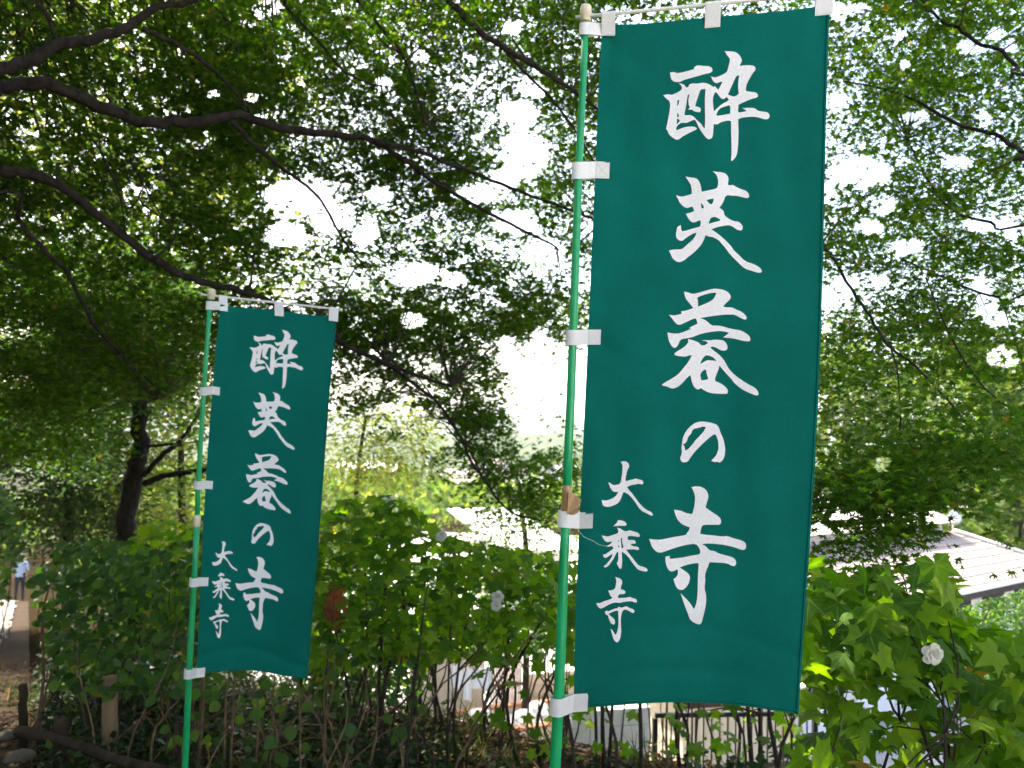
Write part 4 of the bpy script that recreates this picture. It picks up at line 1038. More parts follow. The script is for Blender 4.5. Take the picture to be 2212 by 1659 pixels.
def flower(parent, c, s):
    """double white bloom: ruffled petals round a centre"""
    mb = MB()
    for ring, (rr, lift, np_) in enumerate([(1.0, .15, 5), (.75, .45, 5), (.45, .7, 4)]):
        for k in range(np_):
            a = 2 * math.pi * (k + .4 * ring) / np_ + random.uniform(-.15, .15)
            e1 = Vector((math.cos(a), 0, math.sin(a))); e2 = Vector((-math.sin(a), 0, math.cos(a))); nn = Vector((0, -1, 0))
            vs = []
            for (t, w, h) in [(0, .08, 0), (.35, .34, .10), (.7, .48, .12), (.95, .34, .02), (1.05, .12, -.08)]:
                for q in (-1, 0, 1):
                    vs.append(c + (e1 * t * rr + e2 * w * q * rr + nn * (lift * t + h + .06 * abs(q) + random.uniform(-.04, .04))) * s)
            mb.add(vs, [(i * 3 + j, i * 3 + j + 1, i * 3 + j + 4, i * 3 + j + 3) for i in range(4) for j in range(2)])
    mb.build('flower', M['petal'], parent, True)

shrub('hibiscus shrub with broad pointed leaves and one white bloom right of the bright banner', 'hibiscus_shrub',
      inside([(1725, 1190), (1800, 1235), (1950, 1225), (2030, 1215), (2100, 1340), (2260, 1420), (2260, 1700), (1725, 1700)]), (1725, 2260, 1180, 1700, 2.65, 3.7),
      300, 300, (.048, .098), T_HIB, 'hib', 'hib', 'hib_s', 22, (0, -.5, 1), .55,
      flowers=[(2012, 1412, 2.7, .036)], prob=lambda x, y: 1.0 if (y < 1480 or x > 2120) else .42)
shrub('bright green hibiscus shrub with lobed leaves and white blooms between the banners', 'hibiscus_shrub',
      inside([(660, 1150), (730, 1085), (830, 1065), (900, 1100), (950, 1165), (1060, 1180), (1215, 1200), (1215, 1330), (1100, 1420), (660, 1440)]), (660, 1215, 1060, 1440, 5.0, 6.9),
      300, 1500, (.045, .086), T_HIB, 'hib', 'hib', 'hib_s', 30, (0, -.45, 1), .5,
      flowers=[(1075, 1289, 5.0, .038), (1072, 1308, 5.0, .034), (952, 1155, 5.6, .045), (842, 1084, 6.0, .045)], stemr=(.008, .018))
shrub('thin dark-stemmed hibiscus shrub standing directly behind the bright banner', 'hibiscus_shrub',
      inside([(1180, 1210), (1760, 1220), (1760, 1640), (1040, 1640), (1000, 1430), (1180, 1400)]), (1000, 1760, 1200, 1640, 4.7, 6.3),
      300, 200, (.05, .085), T_HIB, 'hib', 'hib', 'hib_s', 22, (0, -.5, 1), .5, prob=lambda x, y: 1.0 if y < 1430 else .2, stemr=(.008, .019))
shrub('dense dark shrub with mixed leaves left of the shaded banner pole', 'leafy_shrub',
      inside([(70, 1260), (130, 1170), (230, 1160), (330, 1190), (470, 1140), (470, 1500), (120, 1500)]), (70, 470, 1140, 1500, 5.2, 8.6),
      300, 2600, (.045, .092), T_OVAL, 'oval', 'oval', 'oval_s', 34, (0, -.5, 1), .6, twigmat='drytwig')
shrub('low shrub of broad lobed leaves in front of the knobbly trunk', 'hibiscus_shrub',
      inside([(240, 1200), (330, 1130), (470, 1110), (470, 1330), (260, 1380)]), (240, 470, 1110, 1380, 6.2, 8.0),
      200, 120, (.06, .09), T_HIB, 'hib', 'hib', 'hib_s', 16, (0, -.45, 1), .5)
shrub('straggling twiggy bush with few oval leaves under the shaded banner', 'twiggy_bush',
      inside([(440, 1400), (900, 1380), (960, 1560), (700, 1640), (300, 1600), (330, 1440)]), (300, 960, 1380, 1640, 4.5, 5.8),
      110, 0, (.06, .10), T_OVAL, 'oval', 'oval', 'oval_s', 26, (0, -.6, .8), .6, twigmat='drytwig', stemr=(.005, .011))
shrub('bank of dark undergrowth between the shaded banner and the yard', 'leafy_shrub',
      inside([(670, 1340), (1220, 1330), (1220, 1395), (960, 1405), (900, 1500), (670, 1540)]), (670, 1220, 1330, 1550, 6.3, 7.9),
      120, 1700, (.035, .07), T_OVAL, 'oval', 'oval', 'oval_s', 26, (0, -.5, 1), .6)
shrub('small-leaved clipped bush below the dark eaves of the house', 'leafy_shrub',
      inside([(2040, 1345), (2080, 1312), (2120, 1296), (2260, 1262), (2260, 1520), (2040, 1480)]), (2040, 2260, 1258, 1520, 6.0, 7.6),
      60, 4200, (.022, .04), T_OVAL, 'oval', 'oval', 'oval_s', 16, (0, -.4, 1), .7)
shrub('dark leafy bush hanging over the left side of the garden path', 'leafy_shrub',
      inside([(-60, 1040), (34, 1060), (46, 1150), (40, 1222), (18, 1240), (10, 1300), (-60, 1310)]), (-60, 70, 1040, 1310, 12, 17),
      150, 900, (.07, .13), T_OVAL, 'oval', 'oval', 'oval_s', 14, (0, -.5, 1), .6)
shrub('dark dense hedge backing the bright hibiscus along the top of the bank', 'hedge',
      inside([(650, 1220), (760, 1170), (940, 1220), (1230, 1245), (1780, 1250), (1780, 1440), (1230, 1420), (960, 1405), (900, 1470), (650, 1490)]), (650, 1780, 1170, 1500, 7.0, 8.4),
      100, 5200, (.04, .08), T_OVAL, 'oval', 'oval', 'oval_s', 30, (0, -.4, 1), .7, stemr=(.008, .016))
# red and yellow turning leaves on a twig by the shaded banner
rb = empty('turning_sprig', (P(720, 1310, 5.2).x, P(720, 1310, 5.2).y, HZ(P(720, 1310, 5.2).x, P(720, 1310, 5.2).y)), 'sprig of red and orange turning leaves right of the shaded banner', 'sprig')
w = [P(700, 1520, 5.2), P(706, 1440, 5.2), P(715, 1360, 5.15), P(722, 1290, 5.1)]
w = [Vector((w[0].x, w[0].y, HZ(w[0].x, w[0].y) - .02))] + w
mb = MB(); mb.tube(w, [.007, .006, .005, .004, .002], 6); mb.build('stem', M['stem'], rb, True)
pp = np.array([tuple(P(x, y, 5.1 + .1 * random.random())) for x, y in [(712, 1285), (730, 1275), (735, 1300), (716, 1310), (722, 1330), (705, 1325), (727, 1345)]])
leaf_objects(pp, frames(rng.normal(0, 1, (7, 3)) + [0, 0, -1], rng.normal(0, .4, (7, 3)) + [0, -1, .3]), rng.uniform(.05, .075, 7), T_HIB, 'redleaf', M['red'], rb)

# ------------------------------------------------------------------ dead leaves, grass, fallen twigs on the ground
n = 26000
x = rng.uniform(-7, 5, n); y = rng.uniform(2.2, 11, n)
keep = (y < edge_y(x) + 2.5); x, y = x[keep], y[keep]; n = len(x)
pos = np.stack([x, y, H(x, y) + rng.uniform(.01, .05, n)], -1)
fr = frames(rand_dirs(n), np.stack([rng.normal(0, .45, n), rng.normal(0, .45, n), np.ones(n)], -1))
tag(link('leaf_litter', leaf_mesh('leaf_litter', pos, fr, rng.uniform(.03, .075, n), T_QUAD), M['litter']), kind='stuff')
ground_litter = bpy.data.objects['leaf_litter']; tag(ground_litter, 'brown fallen leaves covering the shaded soil', 'leaf litter')
# dark low weeds
n = 24000
cl = np.stack([rng.uniform(-5.5, 3.5, 420), rng.uniform(3.8, 9.5, 420)], -1); cl = cl[(cl[:, 1] < edge_y(cl[:, 0]) + 1.2) & ((cl[:, 0] < -.6) | (cl[:, 1] < 5.3))]
ci = rng.integers(0, len(cl), n); x = cl[ci, 0] + rng.normal(0, .16, n); y = cl[ci, 1] + rng.normal(0, .16, n)
on_path = ((x - p0.x) * -pn.x + (y - p0.y) * -pn.y); keep = ~((on_path > -.05) & (on_path < 1.55)); x, y = x[keep], y[keep]; n = len(x)
pos = np.stack([x, y, H(x, y) + rng.uniform(.02, .34, n) * rng.uniform(.3, 1, n)], -1)
fr = frames(rng.normal(0, 1, (n, 3)), rng.normal(0, .6, (n, 3)) + [0, -.3, 1])
tag(link('undergrowth', leaf_mesh('undergrowth', pos, fr, rng.uniform(.03, .085, n), T_QUAD), M['weed']), 'dark low weeds covering the ground between the canes', 'undergrowth', kind='stuff')
n = 5200
T_BLADE = (np.array([(-.02, 0, 0), (.02, 0, 0), (.013, .55, -.06), (-.013, .55, -.06), (0, 1, -.3)], float), np.array([(0, 1, 2), (0, 2, 3), (3, 2, 4)], int))
cl = np.stack([rng.uniform(-5, 4, 140), rng.uniform(3.6, 9, 140)], -1)
ci = rng.integers(0, 140, n); x = cl[ci, 0] + rng.normal(0, .12, n); y = cl[ci, 1] + rng.normal(0, .12, n)
pos = np.stack([x, y, H(x, y)], -1)
yd = rng.normal(0, .45, (n, 3)); yd[:, 2] = 1
fr = frames(yd, rng.normal(0, 1, (n, 3)) + [0, 0, .4])
tag(link('grass', leaf_mesh('grass', pos, fr, rng.uniform(.12, .34, n), T_BLADE), M['grass']), 'tufts of thin grass growing through the dead leaves', 'grass', kind='stuff')
mb = MB()
for _ in range(420):
    x, y = random.uniform(-5, 4), random.uniform(3.6, 9.5)
    if y > edge_y(x) + 1.5: continue
    a = random.uniform(0, math.pi); L = random.uniform(.12, .5)
    p = Vector((x, y, HZ(x, y) + .015)); q = Vector((x + math.cos(a) * L, y + math.sin(a) * L, 0)); q.z = HZ(q.x, q.y) + random.uniform(.02, .16)
    mb.tube([p, p.lerp(q, .5) + Vector((0, 0, random.uniform(0, .05))), q], [.004, .0035, .002], 4)
tag(mb.build('fallen_twigs', M['drytwig']), 'dry fallen twigs scattered over the dead leaves', 'twigs', kind='stuff')

# dry standing canes in front, each its own plant
CANES = [([(490, 1500), (510, 1420), (535, 1350), (560, 1310)], 'straight tan cane leaning right behind the pale stake'), ([(505, 1500), (528, 1400), (552, 1330), (566, 1280)], 'pair cane of reddish bark behind the pale stake'),
         ([(330, 1600), (345, 1560), (395, 1500), (415, 1470)], 'short dry cane left of the pale stake'), ([(590, 1659), (598, 1600), (590, 1540), (592, 1460), (594, 1410)], 'upright thin cane between the pale stake and the green pole'),
         ([(560, 1520), (545, 1490), (533, 1470), (530, 1455)], 'bent dry cane tip above the pale stake'),
         ([(740, 1659), (720, 1590), (700, 1520), (712, 1450), (705, 1400)], 'forked dry cane under the shaded banner'), ([(800, 1659), (812, 1590), (815, 1520), (810, 1440)], 'upright dry cane under the shaded banner corner'),
         ([(985, 1659), (1010, 1600), (1060, 1500), (1110, 1420), (1180, 1330)], 'slanting bare stem crossing in front of the board fence'), ([(830, 1659), (880, 1590), (940, 1500), (1000, 1440), (1060, 1410)], 'long pale cane rising to the right of the shaded banner'),
         ([(690, 1659), (705, 1600), (680, 1540), (640, 1470), (610, 1440)], 'crooked dry cane leaning left under the shaded banner')]
for pts, lab in CANES:
    d = 5.0
    w = [P(x, y, d + .05 * i) for i, (x, y) in enumerate(pts)]
    w = [v for v in w if v.z > HZ(v.x, v.y)]
    g0 = Vector((w[0].x, w[0].y, HZ(w[0].x, w[0].y) - .03))
    q = spline([(*v, r) for v, r in zip([g0] + w, np.linspace(.0095, .004, len(w) + 1))], 16)
    mb = MB(); mb.tube([Vector(v[:3]) + Vector((random.gauss(0, .004), 0, random.gauss(0, .004))) for v in q], [float(v[3]) for v in q], 6, True, .1)
    for _ in range(2):
        i = random.randint(6, 13); a = Vector(q[i][:3]); mb.tube([a, a + Vector((random.uniform(-.1, .1), 0, .08)), a + Vector((random.uniform(-.2, .2), -.05, .17))], [.003, .0025, .0015], 5)
    tag(mb.build('dry_cane', M['drytwig'], None, True), lab, 'cane', 'dry canes in the undergrowth')

# ------------------------------------------------------------------ rustic fence by the path
M['stake'] = rough_mat('weathered_stake', (0.20, 0.125, 0.065), (0.33, 0.22, 0.125), 14, 0.9, 0.5, 0.006, (1, 1, .25))
M['oldwood'] = rough_mat('mossy_old_wood', (0.030, 0.022, 0.015), (0.075, 0.052, 0.034), 12, 0.95, 0.8, 0.012, (1, 1, .3), .05)
def stake(px, ytop, ybot, rpx, d, label, mat, lean=0):
    b = P(px, ybot, d); t = P(px + lean, ytop, d); gz = HZ(b.x, b.y)
    b = Vector((b.x, b.y, gz - .12)); r = rpx / F * d
    q = [b.lerp(t, k) + Vector((random.gauss(0, .004), random.gauss(0, .004), 0)) for k in np.linspace(0, 1, 9)]
    mb = MB(); mb.tube(q, [r * (1.04 - .08 * k + random.uniform(-.03, .03)) for k in np.linspace(0, 1, 9)], 12, True, .03)
    tag(mb.build('wooden_stake', M[mat], None, True), label, 'stake', 'wooden stakes by the path')
stake(240, 1462, 1640, 16, 5.6, 'pale round wooden stake standing among the canes', 'stake', -3)
stake(128, 1550, 1659, 15, 5.3, 'mossy dark stake that carries the fallen rail', 'oldwood', 6)
stake(52, 1478, 1600, 9, 5.9, 'thin upright stake beside the path edge', 'oldwood', -2)
stake(118, 1360, 1500, 9, 7.2, 'dark leaning post half hidden in the left shrub', 'oldwood', 3)
stake(385, 1560, 1660, 7, 5.0, 'short dark square peg beside the shaded green pole', 'oldwood', 0)
a = P(40, 1580, 5.4); b = P(420, 1680, 4.6)
q = [a.lerp(b, k) + Vector((0, 0, .015 * math.sin(k * 7))) for k in np.linspace(0, 1, 14)]
mb = MB(); mb.tube(q, [.036 - .008 * k + random.uniform(-.003, .003) for k in np.linspace(0, 1, 14)], 12, True, .05)
tag(mb.build('log_rail', M['oldwood'], None, True), 'thick dark log rail slanting down at the path edge', 'log')
M['stone'] = rough_mat('path_stone', (0.10, 0.085, 0.06), (0.20, 0.17, 0.13), 10, 0.9, .6, .02, None, .08)
for (px, py, d, s, lab) in [(45, 1605, 5.6, .10, 'grey rounded stone under the log rail'), (15, 1560, 6.2, .08, 'small stone on the path verge'), (100, 1625, 5.4, .055, 'pebble next to the mossy stake')]:
    c = P(px, py, d); c.z = HZ(c.x, c.y) + s * .35
    bm = bmesh.new(); bmesh.ops.create_icosphere(bm, subdivisions=3, radius=s)
    for v in bm.verts:
        v.co *= 1 + .12 * math.sin(v.co.x * 31 + 1) * math.cos(v.co.y * 27) + .08 * math.sin(v.co.z * 40); v.co.z *= .65; v.co += c
    me = bpy.data.meshes.new('stone'); bm.to_mesh(me); bm.free()
    for p in me.polygons: p.use_smooth = True
    tag(link('stone', me, M['stone']), lab, 'stone', 'stones by the path')

# ------------------------------------------------------------------ yard and houses below the bank
def on_z(px, py, z):
    o_ = Vector(CAMT); dr = P(px, py, 1.0) - o_
    return o_ + dr * ((z - o_.z) / dr.z)
YZ = YARD + .03
M['boards'] = rough_mat('beige_boards', (0.46, 0.39, 0.29), (0.60, 0.52, 0.41), 8, 0.85, .3, .004, (1, 1, .2))
M['brownlat'] = rough_mat('brown_lattice', (0.10, 0.055, 0.035), (0.17, 0.10, 0.065), 12, .85)
M['block'] = rough_mat('pale_block', (0.66, 0.61, 0.53), (0.76, 0.71, 0.63), 9, .9, .3, .004)
M['brick'] = rough_mat('orange_brick', (0.36, 0.15, 0.07), (0.48, 0.23, 0.12), 14, .85)
M['render'] = rough_mat('beige_render', (0.50, 0.42, 0.31), (0.60, 0.52, 0.40), 6, .9, .2, .004)
M['siding'] = rough_mat('cream_siding', (0.56, 0.48, 0.34), (0.66, 0.58, 0.44), 5, .7, .1, .003)
M['black'] = rough_mat('black_iron', (0.012, 0.012, 0.013), (0.03, 0.03, 0.03), 20, .5)
M['darkbeam'] = rough_mat('dark_beam', (0.03, 0.022, 0.018), (0.06, 0.045, 0.035), 10, .8)
M['white'] = rough_mat('white_paint', (0.72, 0.71, 0.69), (0.80, 0.79, 0.77), 8, .6, .1, .003)
M['linen'] = rough_mat('white_linen', (0.74, 0.75, 0.78), (0.82, 0.83, 0.85), 14, .9, .3, .01)
M['rooftile'] = rough_mat('pinkish_roof', (0.27, 0.215, 0.18), (0.40, 0.325, 0.28), 6, .75, .3, .008)
M['metalroof'] = rough_mat('pale_metal_roof', (0.60, 0.55, 0.49), (0.70, 0.65, 0.58), 4, .45, .1, .004)
M['slate'] = rough_mat('grey_roof', (0.10, 0.10, 0.105), (0.19, 0.185, 0.18), 1.5, .8)
M['wallfar'] = rough_mat('plaster_wall', (0.55, 0.52, 0.47), (0.70, 0.67, 0.62), .8, .9)
m, n, l, b, o = newmat('window_glass'); b.inputs['Base Color'].default_value = (.04, .05, .055, 1); b.inputs['Roughness'].default_value = .08; M['glass'] = m
M['terracotta'] = rough_mat('terracotta', (0.24, 0.075, 0.04), (0.34, 0.12, 0.065), 12, .85)
M['concpole'] = rough_mat('concrete_pole', (0.45, 0.44, 0.42), (0.56, 0.55, 0.52), 3, .85)

def plank_run(root, name, a, b, z0, z1, w, gap, th, mat, jitter=.01):
    a, b = Vector(a), Vector(b); L = (b - a).length; e = (b - a).normalized(); rot = Matrix.Rotation(math.atan2(e.y, e.x), 3, 'Z')
    k = max(1, int(L / (w + gap))); me0 = {}
    for i in range(k):
        c = a + e * ((i + .5) * (w + gap)); h = z1 - z0 + random.uniform(-jitter, jitter)
        mb = MB(); mb.box((c.x, c.y, z0 + h / 2), (w, th + random.uniform(0, .004), h), rot); mb.build(name, M[mat], root)
# board fence
a, b = on_z(880, 1583, YZ), on_z(1052, 1566, YZ)
fr_ = empty('board_fence', (a + b) / 2, 'beige upright board fence beyond the dark stems', 'fence')
plank_run(fr_, 'board', a, b, YZ, YZ + 1.35, .085, .006, .02, 'boards')
e = (b - a).normalized(); rot = Matrix.Rotation(math.atan2(e.y, e.x), 3, 'Z'); back = Vector((-e.y, e.x, 0))
for zz in (.3, 1.1):
    mb = MB(); c = (a + b) / 2 + back * .04; mb.box((c.x, c.y, YZ + zz), ((b - a).length, .03, .06), rot); mb.build('rail', M['boards'], fr_)
# lattice gate
a2, b2 = b + e * .05, b + e * .62
lt = empty('lattice_gate', (a2 + b2) / 2, 'brown slatted gate next to the beige board fence', 'gate')
plank_run(lt, 'slat', a2, b2, YZ + .05, YZ + 1.25, .022, .012, .015, 'brownlat', 0)
for zz in (.12, .62, 1.18):
    mb = MB(); c = (a2 + b2) / 2 + back * .03; mb.box((c.x, c.y, YZ + zz), (.57, .025, .05), rot); mb.build('rail', M['brownlat'], lt)
# yellowish low wall right of the gate
a3, b3 = b2 + e * .05, b2 + e * 1.9
lw = empty('low_wall', (a3 + b3) / 2, 'yellowish low garden wall right of the slatted gate', 'wall')
k = 5
for row in range(4):
    for i in range(k):
        L = (b3 - a3).length / k; c = a3 + e * L * (i + .5)
        mb = MB(); mb.box((c.x, c.y, YZ + .1 + row * .2), (L - .008, .14 + random.uniform(0, .004), .192), rot); mb.build('block', M['render'], lw, bevel=.006)
# planter
pc = on_z(1120, 1606, YZ); rotp = Matrix.Rotation(math.radians(24), 3, 'Z')
pr = empty('planter', (pc.x, pc.y, YZ), 'raised beige planter with an orange brick rim in the sunny yard', 'planter')
for (dx, dy, sx, sy) in ((0, -.5, 1.9, .1), (0, .5, 1.9, .1), (-.9, 0, .1, .9), (.9, 0, .1, .9)):
    mb = MB(); c = rotp @ Vector((dx, dy, 0)); mb.box((pc.x + c.x, pc.y + c.y, YZ + .2), (sx, sy, .4), rotp); mb.build('side', M['render'], pr)
for i in range(9):
    for dy in (-.5, .5):
        mb = MB(); c = rotp @ Vector((-.84 + i * .21, dy, 0)); mb.box((pc.x + c.x, pc.y + c.y, YZ + .425), (.2, .13, .045), rotp); mb.build('brick', M['brick'], pr, bevel=.006)
mb = MB(); mb.box((pc.x, pc.y, YZ + .17), (1.68, .88, .3), rotp); mb.build('fill', M['gravel'], pr)
for i in range(9):
    c = rotp @ Vector((random.uniform(-.7, .7), random.uniform(-.3, .3), 0)); s = random.uniform(.09, .2)
    bm = bmesh.new(); bmesh.ops.create_icosphere(bm, subdivisions=2, radius=s)
    for v in bm.verts: v.co *= 1 + .15 * math.sin(v.co.x * 19 + i) * math.cos(v.co.y * 23 + i); v.co.z *= .7; v.co += Vector((pc.x + c.x, pc.y + c.y, YZ + .34 + s * .4))
    me = bpy.data.meshes.new('white_rock'); bm.to_mesh(me); bm.free()
    for p in me.polygons: p.use_smooth = True
    tag(link('white_rock', me, M['white']), 'white rock lying in the brick-rimmed planter', 'rock', 'white rocks in the planter')
# laundry on a line
la, lb = P(972, 1437, 12.6), P(1062, 1440, 12.6); lb.z = la.z = max(la.z, lb.z)
for q, lab in ((la, 'thin grey laundry post left of the hanging linen'), (lb, 'thin grey laundry post right of the hanging linen')):
    mb = MB(); mb.tube([Vector((q.x, q.y, YZ - .05)), Vector((q.x, q.y, q.z + .05))], .014, 8); tag(mb.build('laundry_post', M['concpole'], None, True), lab, 'post', 'laundry posts')
mb = MB(); mb.tube([la.lerp(lb, t) - Vector((0, 0, .05 * math.sin(math.pi * t))) for t in np.linspace(0, 1, 9)], .004, 5)
tag(mb.build('laundry_line', M['white']), 'laundry line strung between two thin posts', 'line')
for i, (t0, w, h, lab) in enumerate([(.06, .16, .34, 'first white towel beside the left laundry post'), (.33, .13, .48, 'long white cloth second on the laundry line'), (.55, .2, .30, 'wide white towel third on the laundry line'), (.86, .09, .36, 'narrow white cloth beside the right laundry post')]):
    p = la.lerp(lb, t0) - Vector((0, 0, .05 * math.sin(math.pi * t0)))
    vs = []
    for iu in range(9):
        for iv in range(9):
            u_, v_ = iu / 8, iv / 8
            vs.append((p.x + u_ * w, p.y - .006 + .02 * math.sin(u_ * 9 + i) * v_ + .01 * math.sin(v_ * 5), p.z - .002 - v_ * h + .02 * math.sin(u_ * 4)))
    me = bpy.data.meshes.new('towel'); me.from_pydata(vs, [], [(a_ * 9 + b_, (a_ + 1) * 9 + b_, (a_ + 1) * 9 + b_ + 1, a_ * 9 + b_ + 1) for a_ in range(8) for b_ in range(8)]); me.update()
    for pp_ in me.polygons: pp_.use_smooth = True
    o = tag(link('towel', me, M['linen']), lab, 'towel', 'white linen on the laundry line'); sm = o.modifiers.new('thickness', 'SOLIDIFY'); sm.thickness = .004
# block wall, pipe, shed, railing right of the near pole
def upright(px, ytop, d): t = P(px, ytop, d); return t
wa, wb = P(1205, 1500, 9.6), P(1402, 1496, 9.9); zt = wa.z
e = Vector((wb.x - wa.x, wb.y - wa.y, 0)); L = e.length; e.normalize(); rot = Matrix.Rotation(math.atan2(e.y, e.x), 3, 'Z')
bw = empty('block_wall', (wa.x, wa.y, YZ), 'pale grey block wall under the bright banner', 'wall')
nrow = int((zt - YZ) / .2)
for r_ in range(nrow):
    for i in range(3):
        c = Vector((wa.x, wa.y, 0)) + e * (L / 3) * (i + .5 + (.0 if r_ % 2 else -.0))
        mb = MB(); mb.box((c.x, c.y, YZ + .1 + r_ * .2), (L / 3 - .007, .12 + random.uniform(0, .004), .194), rot); mb.build('block', M['block'], bw, bevel=.005)
q = P(1231, 1556, 8.6); mb = MB(); mb.tube([Vector((q.x, q.y, HZ(q.x, q.y) - .1)), q, q + Vector((-.02, 0, .03))], .02, 10)
tag(mb.build('drain_pipe', M['white'], None, True), 'white plastic pipe standing right of the bright banner pole', 'pipe')
sa, sb = P(1475, 1512, 11.2), P(1700, 1528, 11.6); zt = sa.z
e = Vector((sb.x - sa.x, sb.y - sa.y, 0)); L = e.length; e.normalize(); rot = Matrix.Rotation(math.atan2(e.y, e.x), 3, 'Z'); back = Vector((-e.y, e.x, 0))
sh = empty('shed', (sa.x, sa.y, YZ), 'cream boarded shed with a dark beam behind the iron railing', 'shed')
plank_run(sh, 'plank', Vector((sa.x, sa.y, 0)), Vector((sb.x, sb.y, 0)), YZ, zt, .11, .006, .03, 'siding', 0)
c = Vector((sa.x, sa.y, 0)) + e * L / 2
mb = MB(); mb.box((c.x - back.x * .06, c.y - back.y * .06, zt - .02), (L + .3, .09, .14), rot); mb.build('beam', M['darkbeam'], sh)
mb = MB(); mb.box((c.x - back.x * .05, c.y - back.y * .05, zt - .95), (L, .05, .06), rot); mb.build('sill', M['darkbeam'], sh)
mb = MB(); mb.box((c.x + back.x * .9, c.y + back.y * .9, zt + .12), (L + .5, 2.2, .06), rot); mb.build('roof', M['metalroof'], sh)
for s_ in (-1, 1):
    mb = MB(); c2 = c + e * s_ * (L / 2 - .03) + back * .9; mb.box((c2.x, c2.y, (YZ + zt) / 2), (.05, 1.75, zt - YZ), rot); mb.build('wall', M['siding'], sh)
ra_, rb_ = P(1415, 1545, 8.7), P(1760, 1552, 8.9); zt = ra_.z
e = Vector((rb_.x - ra_.x, rb_.y - ra_.y, 0)); L = e.length; e.normalize(); rot = Matrix.Rotation(math.atan2(e.y, e.x), 3, 'Z')
rl = empty('iron_railing', (ra_.x, ra_.y, HZ(ra_.x, ra_.y)), 'black iron railing with thin upright bars along the bank', 'railing')
c = Vector((ra_.x, ra_.y, 0)) + e * L / 2; gz = min(HZ(ra_.x, ra_.y), HZ(rb_.x, rb_.y))
for zz, hh in ((zt, .05), (gz + .15, .04)):
    mb = MB(); mb.box((c.x, c.y, zz), (L, .035, hh), rot); mb.build('rail', M['black'], rl)
k = int(L / .085)
for i in range(k + 1):
    p = Vector((ra_.x, ra_.y, 0)) + e * L * i / k
    mb = MB(); w_ = .05 if i in (0, k) else .014
    mb.box((p.x, p.y, (zt + gz) / 2 - .03), (w_, w_, zt - gz), rot); mb.build('post' if w_ > .02 else 'bar', M['black'], rl)

# house on the right: low tiled porch roof, dark eaves, upper roof
eL, eR = on_z(1745, 1338, -1.12), on_z(2300, 1226, -1.12)
e = (eR - eL); L = e.length; e.normalize(); back = Vector((-e.y, e.x, 0)); rot = Matrix.Rotation(math.atan2(e.y, e.x), 3, 'Z')
hs = empty('house', (eL.x, eL.y, YZ), 'low house with sunlit pinkish tiled roof and dark eaves beyond the right shrub', 'house')
run, rise = 1.75, .68
def quadplate(root, name, pts, th, mat):
    a_, b_, c_, d_ = [Vector(p) for p in pts]; nn = (b_ - a_).cross(d_ - a_).normalized()
    if nn.z < 0: nn = -nn
    mb = MB(); lo = [p - nn * th for p in (a_, b_, c_, d_)]
    mb.add([a_, b_, c_, d_] + lo, [(0, 1, 2, 3), (7, 6, 5, 4), (0, 4, 5, 1), (1, 5, 6, 2), (2, 6, 7, 3), (3, 7, 4, 0)])
    return mb.build(name, M[mat], root)
NR = 7
for i in range(NR):          # roof courses, each overlapping the one below
    f0, f1 = i / NR, (i + 1.12) / NR
    hip = lambda f: L - f * 1.5
    off = Vector((0, 0, .012))
    p = [eL + back * run * f0 + Vector((0, 0, rise * f0 + .018)), eL + e * hip(f0) + back * run * f0 + Vector((0, 0, rise * f0 + .018)),
         eL + e * hip(f1) + back * run * f1 + Vector((0, 0, rise * f1)), eL + back * run * f1 + Vector((0, 0, rise * f1))]
    quadplate(hs, 'roof_course', p, .02, 'rooftile')
hipA, hipB = eR, eL + e * (L - 1.5) + back * run + Vector((0, 0, rise))
quadplate(hs, 'hip_roof', [hipA, hipA + back * 3.2, hipB + back * .4, hipB], .02, 'rooftile')
mb = MB(); mb.tube([hipA + Vector((0, 0, .03)), hipB + Vector((0, 0, .04))], .05, 8); mb.build('hip_ridge', M['metalroof'], hs, True)
mb = MB(); c = eL + e * L / 2 - back * .05; mb.box((c.x, c.y, c.z - .05), (L, .12, .07), rot); mb.build('gutter', M['white'], hs)
mb = MB(); c = eL + e * (L * .5) - back * .0; mb.box((c.x, c.y, c.z - .17), (L, .06, .14), rot); mb.build('eave_board', M['darkbeam'], hs)
c = eL + e * L / 2 + back * .45
mb = MB(); mb.box((c.x, c.y, (YZ + c.z - .1) / 2), (L - .6, .1, c.z - .1 - YZ), rot); hw = mb.build('wall', M['wallfar'], hs)
for k_ in range(6):
    mb = MB(); c2 = eL + e * (L * (k_ + .7) / 6.5) + back * .385; mb.box((c2.x, c2.y, YZ + 1.0), (L / 8.2, .03, 1.75), rot); dr_ = mb.build('sliding_door', M['white'], hs)
    mb = MB(); c3 = c2 - back * .02; mb.box((c3.x, c3.y, YZ + 1.2), (L / 9.5, .012, 1.2), rot); mb.build('pane', M['glass'], dr_)
# upper roof
uz = hipB.z
ub = eL + back * run + Vector((0, 0, rise))
uw = L - 1.9
quadplate(hs, 'upper_wall', [ub + Vector((0, 0, .02)) + back * .06, ub + e * uw + Vector((0, 0, .02)) + back * .06, ub + e * uw + Vector((0, 0, .26)) + back * .06, ub + Vector((0, 0, .26)) + back * .06], .06, 'wallfar')
for i in range(4):
    f0, f1 = i / 4, (i + 1.1) / 4
    p = [ub + e * (-.3) + back * (-.2 + 2.0 * f0) + Vector((0, 0, .27 + .62 * f0)), ub + e * (uw + .25) + back * (-.2 + 2.0 * f0) + Vector((0, 0, .27 + .62 * f0)),
         ub + e * (uw + .25) + back * (-.2 + 2.0 * f1) + Vector((0, 0, .255 + .62 * f1)), ub + e * (-.3) + back * (-.2 + 2.0 * f1) + Vector((0, 0, .255 + .62 * f1))]
    quadplate(hs, 'upper_course', p, .02, 'metalroof')
